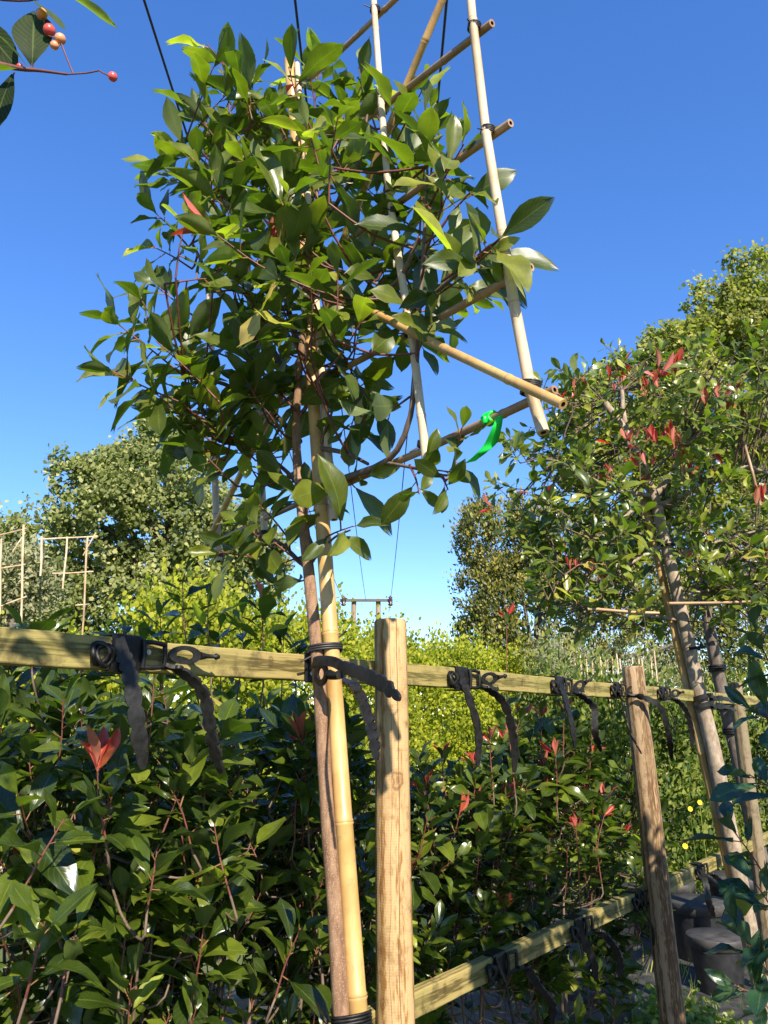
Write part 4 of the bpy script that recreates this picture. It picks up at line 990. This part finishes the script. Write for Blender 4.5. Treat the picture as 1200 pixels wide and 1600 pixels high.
# ------------------------------------------------------------------ shrubs behind and beside the rail
def behind(p, m=0.11):
    k = (p - RO).dot(EN) + m
    return p - EN * k if k > 0 else p
def shrub(name, label, base, rx, ry, z0, z1, ns, size, mats, extra=(), limit=150, red=0.05, redtip=0.25, yel=0.012, lean=(0, 0), nl=(8, 13), group='evergreen shrubs behind the rail', shell=0.35, top=0.5, keep_right=0):
    base = Vector((base[0], base[1], 0)); t = thing(name, label, 'shrub', base, group); L = Leaves(); tw = MB()
    stems = []
    for k in range(5):
        a = rng.random() * 6.28; tp = base + Vector((rx * .5 * math.cos(a) + lean[0], ry * .5 * math.sin(a) + lean[1], z1 * rng.uniform(.7, .92)))
        b = base + Vector((math.cos(a) * .05, math.sin(a) * .05, 0)); pts = bez([b, b.lerp(tp, .5) + rv(.04), tp], 12); stems += pts
        mb = MB(); mb.tube(pts, [0.008 * (1 - .65 * i / 12) for i in range(13)], 6); mb.build('stem', M_TWIG, t)
    ns = int(ns * 1.5); size *= 1.13
    for k in range(ns):
        a = rng.random() * 6.28; rr = shell + (1 - shell) * math.sqrt(rng.random()); zz = rng.random() ** top
        z = z0 + (z1 - z0) * zz; w = 1.0 - 0.35 * zz ** 3
        p = base + Vector((rx * rr * math.cos(a) * w + lean[0] * zz, ry * rr * math.sin(a) * w + lean[1] * zz, z))
        out = Vector((math.cos(a), math.sin(a), 0)) * rng.uniform(.0, .6) + Vector((0, 0, 1.0)) + rv(.25)
        ln = rng.uniform(.10, .24); q = p + out.normalized() * ln
        if 'rail' in group and 'behind' in group: p = behind(p, .14); q = behind(q)
        if keep_right and project(np.array(q[:]))[0] < keep_right: continue
        shoot(L, tw, p, q, int(rng.integers(*nl)), size * rng.uniform(.75, 1.2), red=0, yel=yel, spread=(82, 28), redtip=(int(rng.integers(3, 6)) if rng.random() < redtip and zz > .55 else 0), r0=.0024, r1=.0013, up=.5)
        nb = min(stems, key=lambda s: (s - p).length + (0.2 if s.z > p.z else 0))
        tw.tube(bez([nb, nb.lerp(p - out.normalized() * .08, .55), p - out.normalized() * .04, p], 6), .0023, 4, mat=1)
    for (a, b, n, k, rt) in extra:
        pts = shoot(L, tw, a, b, n, size * k, red=0, yel=yel, redtip=rt, r0=.0026, r1=.0014, up=.5, start=.1)
        nb = min(stems, key=lambda s: (s - Vector(a)).length); a = Vector(a); dv = (Vector(b) - a).normalized(); pk = bez([nb, nb.lerp(a - dv * .10, .55), a - dv * .05, a], 9); tw.tube(pk, .0027, 5, mat=1)
    tw.build('twigs', [M_TWIG_R, M_TWIG], t)['kind'] = 'stuff'
    L.emit(t, mats, limit, 'foliage'); return t
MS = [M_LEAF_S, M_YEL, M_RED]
H = CAM_H
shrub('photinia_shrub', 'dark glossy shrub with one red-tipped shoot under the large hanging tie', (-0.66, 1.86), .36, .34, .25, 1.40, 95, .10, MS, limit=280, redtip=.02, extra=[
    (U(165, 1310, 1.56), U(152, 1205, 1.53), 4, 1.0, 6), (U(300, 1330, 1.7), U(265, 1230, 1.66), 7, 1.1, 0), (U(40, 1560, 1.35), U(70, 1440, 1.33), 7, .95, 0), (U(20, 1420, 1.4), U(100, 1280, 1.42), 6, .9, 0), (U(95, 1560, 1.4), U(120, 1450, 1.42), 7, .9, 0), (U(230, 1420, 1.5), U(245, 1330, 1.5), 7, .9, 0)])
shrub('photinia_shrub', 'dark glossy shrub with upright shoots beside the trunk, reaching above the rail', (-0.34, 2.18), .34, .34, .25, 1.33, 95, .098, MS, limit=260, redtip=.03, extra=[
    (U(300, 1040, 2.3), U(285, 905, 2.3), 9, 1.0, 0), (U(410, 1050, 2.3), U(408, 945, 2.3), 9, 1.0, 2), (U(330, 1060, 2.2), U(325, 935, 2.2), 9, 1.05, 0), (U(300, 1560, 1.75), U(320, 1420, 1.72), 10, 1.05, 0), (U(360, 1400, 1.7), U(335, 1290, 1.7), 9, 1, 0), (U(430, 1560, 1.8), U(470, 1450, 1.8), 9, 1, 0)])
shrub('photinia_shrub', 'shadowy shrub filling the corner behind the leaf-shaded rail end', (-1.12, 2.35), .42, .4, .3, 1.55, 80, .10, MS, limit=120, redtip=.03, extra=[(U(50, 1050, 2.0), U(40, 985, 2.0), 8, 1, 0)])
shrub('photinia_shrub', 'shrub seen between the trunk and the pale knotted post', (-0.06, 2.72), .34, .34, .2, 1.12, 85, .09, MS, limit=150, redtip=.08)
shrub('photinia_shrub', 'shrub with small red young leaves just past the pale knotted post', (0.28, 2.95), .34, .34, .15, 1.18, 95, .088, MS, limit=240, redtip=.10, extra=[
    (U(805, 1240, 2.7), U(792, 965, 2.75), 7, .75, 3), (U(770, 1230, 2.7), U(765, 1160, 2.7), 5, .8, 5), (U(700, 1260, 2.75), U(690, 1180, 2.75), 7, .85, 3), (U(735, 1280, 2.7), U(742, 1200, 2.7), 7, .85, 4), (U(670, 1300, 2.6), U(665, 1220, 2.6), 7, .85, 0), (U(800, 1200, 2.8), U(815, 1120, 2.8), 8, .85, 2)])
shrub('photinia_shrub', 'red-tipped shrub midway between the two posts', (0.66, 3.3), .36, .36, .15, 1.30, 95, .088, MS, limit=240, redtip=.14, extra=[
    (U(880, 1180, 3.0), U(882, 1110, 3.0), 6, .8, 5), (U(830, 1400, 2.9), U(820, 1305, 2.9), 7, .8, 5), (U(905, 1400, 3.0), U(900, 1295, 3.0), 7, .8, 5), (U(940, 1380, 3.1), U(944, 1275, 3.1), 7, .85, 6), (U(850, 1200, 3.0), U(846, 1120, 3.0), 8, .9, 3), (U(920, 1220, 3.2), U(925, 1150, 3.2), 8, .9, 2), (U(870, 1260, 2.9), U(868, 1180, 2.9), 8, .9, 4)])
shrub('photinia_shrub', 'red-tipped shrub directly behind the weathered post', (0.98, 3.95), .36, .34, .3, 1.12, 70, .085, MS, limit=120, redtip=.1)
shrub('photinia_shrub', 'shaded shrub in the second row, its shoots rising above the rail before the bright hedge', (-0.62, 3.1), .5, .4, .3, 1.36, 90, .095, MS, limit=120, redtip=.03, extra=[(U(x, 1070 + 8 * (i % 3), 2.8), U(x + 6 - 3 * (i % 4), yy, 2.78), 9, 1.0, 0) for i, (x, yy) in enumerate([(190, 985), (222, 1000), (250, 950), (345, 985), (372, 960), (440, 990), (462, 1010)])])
MBG = [M_LEAF_B, M_YEL, M_RED]
shrub('laurel_shrub', 'blue-green leafy shrub standing close by at the picture edge, shading the lower rail', (1.72, 2.25), .5, .5, .2, 1.62, 120, .11, MBG, limit=200, redtip=.05, group='shrubs in front of the rail', extra=[
    (U(1225, 1420, 2.1), U(1140, 1290, 2.1), 8, .95, 0), (U(1230, 1080, 1.9), U(1180, 985, 1.9), 8, 1.0, 0), (U(1240, 1140, 1.95), U(1175, 1110, 1.95), 7, 1.0, 0), (U(1240, 1260, 2.1), U(1170, 1210, 2.1), 8, 1, 0), (U(1230, 1560, 2.0), U(1150, 1450, 2.0), 9, 1, 0), (U(1240, 1480, 2.0), U(1180, 1380, 2.0), 8, 1, 0), (U(1220, 1600, 1.95), U(1150, 1540, 1.95), 7, 1, 0)])

shrub('laurel_shrub', 'unseen laurel added beside the viewer to dapple the lower rail with shade', (1.18, 1.12), .44, .42, 1.62, 2.2, 56, .11, MBG, limit=0, redtip=0, group='shrubs in front of the rail', top=1.0, keep_right=1350)  # added crown kept out of view, only there to cast dappled shade
shrub('laurel_shrub', 'unseen laurel added farther along to shade the weathered post', (1.98, 1.6), .5, .5, 1.3, 2.3, 60, .11, MBG, limit=0, redtip=0, group='shrubs in front of the rail', top=1.0, keep_right=1350)  # second added crown, also out of view, throws shade on the post

# ------------------------------------------------------------------ the second framed tree, farther along the rail
Y2 = 4.15
t2p = [U(x, y, Y2 + o) for x, y, o in ((1134, 1270, 0), (1112, 1160, 0), (1092, 1080, 0), (1070, 980, 0), (1045, 870, 0), (1022, 775, 0))]
d0 = (t2p[0] - t2p[1]).normalized(); ft = t2p[0] + d0 * (t2p[0].z / -d0.z)
tree2 = thing('framed_tree', 'pale-barked tree with red young shoots held to the rail beyond the weathered post', 'tree', (ft.x, ft.y, 0))
path2 = bez([ft] + t2p, 36); mb = MB(); mb.tube(path2, [0.042 - 0.012 * i / (len(path2) - 1) for i in range(len(path2))], 14); mb.build('trunk', M_BARK_P, tree2)
BR = []; tree_keep = tree
def branch2(pix, r0, r1, m=M_BARK_P):
    pts = bez([U(x, y, Y2 + o) for x, y, o in pix], 14); mb = MB(); n = len(pts); mb.tube(pts, [r0 + (r1 - r0) * i / (n - 1) for i in range(n)], 8); mb.build('branch', m, tree2); return pts
for pix, r0, r1 in [([(1022, 780, 0), (1000, 720, 0), (975, 670, 0), (945, 630, 0)], .028, .022), ([(985, 700, 0), (975, 650, 0), (972, 610, 0)], .018, .012), ([(1022, 775, 0), (1050, 740, 0), (1070, 690, 0)], .022, .010), ([(1022, 775, 0), (960, 765, -.1), (910, 740, -.2), (870, 720, -.2)], .014, .006), ([(1025, 790, 0), (985, 800, -.1), (955, 840, -.2), (925, 880, -.2)], .012, .006),
        ([(1030, 790, 0), (1100, 760, -.1), (1160, 730, -.1), (1200, 740, -.1)], .016, .008), ([(1040, 850, 0), (985, 880, -.1), (940, 910, -.15), (880, 900, -.1)], .012, .006), ([(1045, 870, 0), (1110, 850, -.1), (1180, 830, -.1)], .012, .006), ([(1068, 970, 0), (1000, 960, 0), (920, 950, -.1)], .009, .005), ([(1060, 930, 0), (1130, 920, 0), (1200, 910, 0)], .009, .005)]:
    BR += branch2(pix, r0, r1)
L = Leaves(); tw = MB()
out2 = [(800, 690), (850, 640), (890, 590), (960, 570), (1050, 560), (1130, 545), (1230, 560), (1240, 1000), (1130, 990), (1020, 1000), (960, 985), (880, 1000), (840, 900), (800, 800)]
cnt = 0
while cnt < 400:
    x, y = rng.uniform(780, 1240), rng.uniform(540, 1010)
    if not inpoly(x, y, out2): continue
    if ((x - 1010) / 60) ** 2 + ((y - 740) / 50) ** 2 < 1 and rng.random() < .7: continue
    tx = 1022 + (y - 775) * .225 if y > 775 else 1022 - (775 - y) * .35
    near = abs(x - tx) < (34 if y < 930 else 46)
    cnt += 1; dy = rng.uniform(-.42, .35) if x > 860 else rng.uniform(-.2, .35)
    if near: dy = rng.uniform(.15, .5)
    base = U(x, y, Y2 + dy); up = Vector((rng.normal(-.02, .09), rng.normal(-.05, .07), rng.uniform(.02, .15)))
    shoot(L, tw, base, base + up, int(rng.integers(7, 11)), .108 * rng.uniform(.75, 1.1), yel=.06, red=0.01, redtip=0, r0=.0028)
    nb = min(BR, key=lambda p: (p - base).length)
    tw.tube([nb, nb.lerp(base, .5) + Vector((0, 0, .02)), base], [.005, .0045, .004], 4)
for (x, y, n, k) in [(962, 610, 4, .9), (1030, 590, 9, 1.2), (1010, 610, 6, .8), (1020, 690, 8, .8), (985, 690, 7, .8), (1050, 690, 7, .8), (1000, 720, 6, .7), (1065, 715, 6, .7), (1135, 640, 6, 1.1), (1185, 780, 4, .9), (895, 625, 4, .7), (900, 890, 4, .7), (940, 905, 3, .6), (1080, 745, 5, .6), (950, 740, 4, .6)]:
    a = U(x, y + 30, Y2 - .25); shoot(L, tw, a, U(x, y, Y2 - .27), 3, .075, redtip=n, yel=.2)
    for q in range(n // 2 + 2): L.add(U(x + rng.normal(0, 12), y + rng.normal(0, 8), Y2 - .34), rv(.45) + Vector((0, 0, 1)), rv(1), .11 * k, 2)
tw.build('twigs', M_TWIG, tree2)['kind'] = 'stuff'
L.emit(tree2, [M_LEAF_T, M_YEL, M_RED], 300, 'foliage')
tr2 = thing('bamboo_trellis', 'bamboo canes half hidden in the red-shoot tree, beside its pale trunk', 'trellis', U(1112, 1250, Y2))
a, b = U(1118, 1262, Y2 + .05), U(1006, 780, Y2 + .05); d0 = (b - a).normalized()
cane(tr2, a - d0 * (a.z / d0.z), b, .024, M_BAM, 'cane', .3)
for (x0, y0, x1, y1, o) in [(1162, 690, 1188, 790, -.3), (918, 952, 1030, 958, -.3), (1045, 943, 1180, 940, -.3)]:
    cane(tr2, U(x0, y0, Y2 + o), U(x1, y1, Y2 + o), .0085, M_BAMB, 'cane', .2, sides=8)
tt = thing('tree_tie', 'black strap binding the pale trunk to the upper rail', 'tree tie', U(1095, 1098, Y2), 'plastic tree ties on the rail')
pc = min(path2, key=lambda p: abs(p.z - zU)); dax = (path2[12] - path2[10]).normalized()
x = Vector((1, 0, 0)); 
for dz in (.012, -.03):
    strap([pc + EZ * dz + Vector((math.cos(q) * .058, math.sin(q) * .056, .012 * math.sin(q * 1.5))) for q in np.linspace(3.6, 6.6, 9)] + [pc + Vector((.16, .1, dz)), pc + Vector((.30, .28, dz - .02))], EZ, .014, .003, 9, .55, 'strap', tt)
wire_tie(tt, pc + Vector((.0, 0, .27)), dax, .055, 2, .006, .005, .03, M_RUB)
wire_tie(tt, path2[-6], dax, .047, 2, .006, .004, .03, M_RUB)

# dark third trunk beside the far post
Y3 = 5.2
p3 = [U(x, y, Y3) for x, y in ((1172, 1270), (1150, 1170), (1130, 1090), (1112, 1000), (1100, 930))]
d0 = (p3[0] - p3[1]).normalized(); ft = p3[0] + d0 * (p3[0].z / -d0.z)
t3 = thing('framed_tree', 'dark slim-trunked tree behind the pale-barked one, beside the far post', 'tree', (ft.x, ft.y, 0))
pp = bez([ft] + p3, 30); mb = MB(); mb.tube(pp, [.05 - .014 * i / (len(pp) - 1) for i in range(len(pp))], 10); mb.build('trunk', M_BARK_D, t3)
for z in (1.40, 1.56, 1.85): wire_tie(t3, min(pp, key=lambda p: abs(p.z - z)), EZ, .052, 3, .014, .008, .05, M_RUB)
L = Leaves(); tw = MB()
for k in range(80):
    x, y = rng.uniform(1050, 1260), rng.uniform(760, 990); base = U(x, y, Y3 + rng.uniform(-.2, .5)); tw.tube([pp[-1], pp[-1].lerp(base, .5) + Vector((0, 0, .05)), base], [.01, .007, .004], 4)
    shoot(L, tw, base, base + Vector((rng.normal(0, .08), rng.normal(0, .06), rng.uniform(.03, .16))), 8, .09, yel=.05)
tw.build('twigs', M_TWIG, t3)['kind'] = 'stuff'; L.emit(t3, [M_LEAF_T, M_YEL, M_RED], 60, 'foliage')

# ------------------------------------------------------------------ small frames far left, with their olive-leaved trees
Y4 = 6.2
f4 = thing('bamboo_trellis', 'small far bamboo frame with thin crossbars above the leaf-shaded rail end', 'trellis', U(120, 1000, Y4))
for (x0, y0, x1, y1, r) in [(137, 838, 128, 1000, .012), (105, 840, 98, 920, .011), (60, 843, 153, 838, .010), (82, 896, 146, 893, .009), (118, 946, 140, 944, .009), (150, 832, 130, 868, .008)]:
    cane(f4, U(x0, y0, Y4), U(x1, y1, Y4), r * .75, M_BAMP, 'cane', .25, sides=8)
f5 = thing('bamboo_trellis', 'far bamboo frame in olive foliage at the very edge of the picture', 'trellis', U(30, 980, Y4 - .3))
for (x0, y0, x1, y1, r) in [(37, 820, 33, 972, .013), (65, 838, 63, 900, .012), (-20, 842, 42, 826, .010), (-20, 893, 40, 882, .010), (0, 948, 42, 932, .010), (20, 862, 40, 832, .008), (2, 842, 0, 960, .011)]:
    cane(f5, U(x0, y0, Y4 - .3), U(x1, y1, Y4 - .3), r * .75, M_BAMP, 'cane', .25, sides=8)
ob = U(15, 1000, Y4 + .1)
ot = thing('olive_tree', 'pale olive-leaved small tree inside the far bamboo frames', 'tree', (ob.x, ob.y, 0))
mb = MB(); mb.tube([(ob.x, ob.y, 0), (ob.x, ob.y, 2.7)], [.05, .025], 8); mb.build('trunk', M_BARK_D, ot)
E = [ell(30, 905, Y4 + .15, .25, .3, .28), ell(-30, 930, Y4 + .1, .3, .3, .4), ell(60, 930, Y4 + .2, .16, .2, .2)]
P, O = crown_points(E, 7000, .1, 14, .3); bulk_crown('crown', ot, P, O, .05, M_OLI, TINY)

# ------------------------------------------------------------------ branch with berries close overhead
YB = 0.98
bb = thing('berry_bush', 'overhanging twig with dark leaves and small red berries near the top corner', 'branch', (-1.0, .75, 0))
def B(px, py, o=0.0): return U(px, py, YB + o)
mb = MB()
root = [Vector((-1.0, .75, 0)), Vector((-1.02, .8, .9)), Vector((-.95, .9, 1.7)), B(-120, 80), B(-30, 95)]
pts = bez(root + [B(30, 107), B(60, 110), B(105, 116)], 28); n = len(pts)
mb.tube(pts, [.010 * (1 - i / (n - 1)) ** 1.3 + .0018 for i in range(n)], 8); mb.build('twig', M_TWIG_R, bb)
mb = MB(); mb.tube(bez([B(-60, -10), B(10, 0), B(60, -2), B(110, -25)], 9), [.003, .0028, .0026, .0024, .0022, .002, .002, .002, .0018, .0018][:10], 6); mb.tube(bez([B(-120, 80), B(-100, 30), B(-60, -10)], 6), .004, 6); mb.build('twig', M_TWIG_R, bb)
mb = MB()
for pth in ([B(105, 116), B(135, 114), B(155, 110)], [B(155, 110), B(163, 115), B(174, 120)], [B(115, 116), B(105, 92), B(95, 66)], [B(95, 66), B(86, 60), B(76, 56), B(70, 38), B(66, 24)], [B(90, 62), B(84, 68)]):
    mb.tube(bez(pth, 6), .0013, 5)
mb.build('stalk', M_TWIG_R, bb)
for (x, y, r, m) in [(176, 120, 6.2, M_BERRY), (77, 47, 7.5, M_BERRY), (94, 61, 7, M_BERRYO), (85, 71, 5.5, M_BERRYO), (65, 22, 7, M_BERRYO), (31, 104, 4, M_BERRY)]:
    mb = MB(); p = B(x, y); R = r * (p - Vector((0, 0, H))).length / F; q = [(-1, .05), (-.92, .4), (-.7, .72), (-.35, .94), (0, 1), (.35, .94), (.7, .72), (.92, .4), (.98, .2)]
    mb.tube([p + EZ * (z * R) for z, w in q], [w * R for z, w in q], 12); mb.tube([p - EZ * R * 1.25, p - EZ * R * .9], [.0006, .0009], 5); mb.build('berry', m, bb)
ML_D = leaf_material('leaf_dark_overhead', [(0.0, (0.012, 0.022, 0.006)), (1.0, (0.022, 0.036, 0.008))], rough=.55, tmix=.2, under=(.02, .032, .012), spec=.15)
tp_wide = leaf_template(.5, .08, .15, .01, nl=8, petiole=.05)
def bleaf(a, b, k=1.0, nrm=(0, -1, .3), m=ML_D):
    a = Vector(a); b = Vector(b); R = frames(np.array([(b - a)[:]]), np.array([nrm]))[0]; ln = (b - a).length
    V, T, UV = tp_wide; V = V.copy(); V[:, 0] *= k
    o = bpy.data.objects.new('leaf', mesh_from('leaf', V, T, UV, [m])); COL.objects.link(o); o.parent = bb
    o.rotation_euler = Matrix(R.tolist()).to_euler(); o.location = a - BASE[bb.name]; o.scale = (ln / 1.05,) * 3
bleaf(B(50, 107), B(52, 6, .01), .95, (.15, -1, .2)); bleaf(B(48, -3), B(104, 42, .0), 1.0, (.5, -.6, .8), M_LEAF); bleaf(B(-45, 20, .02), B(26, 104, .03), .8, (-.3, -1, .2)); bleaf(B(-60, 112, -.03), B(27, 100, -.03), .75, (0, -.5, 1), M_LEAF)
bleaf(B(22, 112, .02), B(-20, 205, .02), .95, (-.2, -1, .1)); bleaf(B(85, -22), B(196, 42), .28, (.3, .2, 1), M_LEAF); bleaf(B(-20, 40, -.01), B(50, 100, -.01), .16, (.2, -.2, 1), M_LEAF)

L = Leaves(); tw = MB(); hub = Vector((-.97, .86, 1.7))  # extra shoots added above the view to dapple the rail end with shade
for k in range(15):
    p = Vector((rng.uniform(-.75, -.05), rng.uniform(.25, .5), rng.uniform(2.18, 2.45)))
    tw.tube(bez([hub, hub.lerp(p, .5) + Vector((0, -.12, .2)), p], 6), .003, 5); shoot(L, tw, p, p + Vector((rng.normal(0, .07), rng.normal(0, .05), .1)), 8, .09)
keep = []
for i in range(len(L.P)):
    q = np.array(L.P[i]); px, py, dp = project(q + np.array(Vector(L.D[i]).normalized()[:]) * .09); keep.append(py < -40 or q[1] < .1)
for nm in ('P', 'D', 'N', 'S', 'c'): setattr(L, nm, [v for v, kk in zip(getattr(L, nm), keep) if kk])
tw.build('twigs', M_TWIG, bb)['kind'] = 'stuff'; L.emit(bb, [M_LEAF_S, M_YEL, M_RED], 0, 'foliage')

# ------------------------------------------------------------------ pots, weeds
def pot(px, py, Y, r, h, m, label, tilt=0.0):
    p = U(px, py, Y); b = Vector((p.x, p.y, .012))
    t = thing('plant_pot', label, 'plant pot', b, 'black plant pots on the ground'); mb = MB()
    pr = [(0, .0), (0, r * .74), (h * .25, r * .80), (h * .6, r * .88), (h * .82, r * .93)]
    mb.tube([b + Vector((0, 0, z)) for z, q in pr[1:]], [q for z, q in pr[1:]], 28, cap=True); mb.build('body', m, t)
    mb = MB(); prf = [(h * .82, r * .94), (h * .83, r * 1.0), (h, r * 1.02), (h + .006, r * 1.0), (h + .004, r * .94), (h * .86, r * .92)]
    mb.tube([b + Vector((0, 0, z)) for z, q in prf], [q for z, q in prf], 28, cap=False); mb.build('rim', M_POTB, t)
    mb = MB(); mb.tube([b + Vector((0, 0, h * .86)), b + Vector((0, 0, h * .88))], [r * .92, r * .9], 20); mb.build('soil', M_SOIL, t); return t
pot(938, 1560, 4.1, .155, .25, M_POTB, 'dusty black pot with wide rim below the lower rail')
pot(1092, 1440, 5.5, .19, .34, M_POT, 'black pot with pale rim just past the weathered post')
pot(950, 1460, 5.4, .18, .30, M_POT, 'black pot in shade behind the lower rail before the weathered post')
pot(1010, 1440, 6.1, .17, .30, M_POT, 'black pot farther back, behind the weathered post')
pot(835, 1600, 3.45, .17, .26, M_POT, 'black pot under the lower rail at the bottom edge')
pot(1150, 1420, 6.3, .2, .34, M_POT, 'black pot farthest back beside the laurel shrub')
pot(885, 1570, 3.75, .15, .26, M_POT, 'small black pot under the lower rail below its middle tie')
pot(1120, 1480, 4.9, .16, .28, M_POT, 'black pot half hidden by the edge laurel leaves')
pot(1050, 1400, 6.3, .17, .3, M_POTB, 'brownish pot at the foot of the feathery hedge')
def weeds(name, label, spots, n, hgt, tpl=BLADE, m=M_GRASS):
    P = []; 
    for (x, y, r) in spots: P += [(x + rng.normal(0, r), y + rng.normal(0, r), .008) for _ in range(n)]
    P = np.array(P); D = np.tile(np.array([[0, 0, 1.0]]), (len(P), 1)) + rng.normal(size=(len(P), 3)) * .35
    o = bulk(name, tpl, P, frames(D, rng.normal(size=(len(P), 3))), hgt * rng.uniform(.4, 1.2, len(P)), [m], None, None); o['label'] = label; o['category'] = 'grass'; return o
g1 = [U(1010 + i * 22, 1600, 4.0 + .12 * (i % 3)) for i in range(5)]
weeds('grass', 'yellow-green grass and weeds growing at the foot of the weathered post', [(p.x, p.y, .10) for p in g1], 300, .11)
P = []; 
for p in g1: P += [(p.x + rng.normal(0, .09), p.y + rng.normal(0, .09), abs(rng.normal(.08, .06))) for _ in range(500)]
P = np.array(P); D = rng.normal(size=(len(P), 3)); D[:, 2] = abs(D[:, 2]) * .6
o = bulk('weeds', ROUND, P, frames(D, np.tile(np.array([[.2, -.4, 1.0]]), (len(P), 1)) + rng.normal(size=(len(P), 3)) * .4), .035 * rng.uniform(.5, 1.2, len(P)), [M_GRASS], None, None); o['label'] = 'small leafy weeds among the grass by the weathered post'; o['category'] = 'weeds'
weeds('grass', 'dim grass strip at the foot of the feathery hedge', [(1.9 + .3 * i, 6.5 + .12 * (i % 5), .2) for i in range(9)], 200, .12)
weeds('dry_grass', 'thin straw-coloured grass scattered over the dark ground fabric', [(1.2 + .35 * i, 4.6 + .3 * (i % 4), .35) for i in range(7)], 60, .12)
def flower(px, py, Y, lab):
    p = U(px, py, Y); t = thing('flower', lab, 'flower', (p.x, p.y, 0), 'yellow weed flowers'); mb = MB(); mb.tube(bez([(p.x + .03, p.y, 0), (p.x + .01, p.y, p.z * .5), p], 8), .0025, 5); mb.build('stalk', M_GRASS, t); mb = MB()
    for k in range(10):
        a = k * .628; d = Vector((math.cos(a), -.5 + .3 * math.sin(a), math.sin(a))).normalized(); s = d.cross(Vector((0, -1, .3))).normalized(); mb.add([p, p + d * .017 + s * .006, p + d * .024, p + d * .017 - s * .006], [(0, 1, 2, 3)])
    mb.build('petals', M_PETAL, t)
flower(1093, 1254, 6.6, 'yellow flower highest beside the pale trunk'); flower(1078, 1264, 6.6, 'yellow flower just below and beside the highest one'); flower(1070, 1322, 6.0, 'yellow flower above the far end of the lower rail'); flower(983, 1545, 3.9, 'yellow flower beside the dusty pot rim')
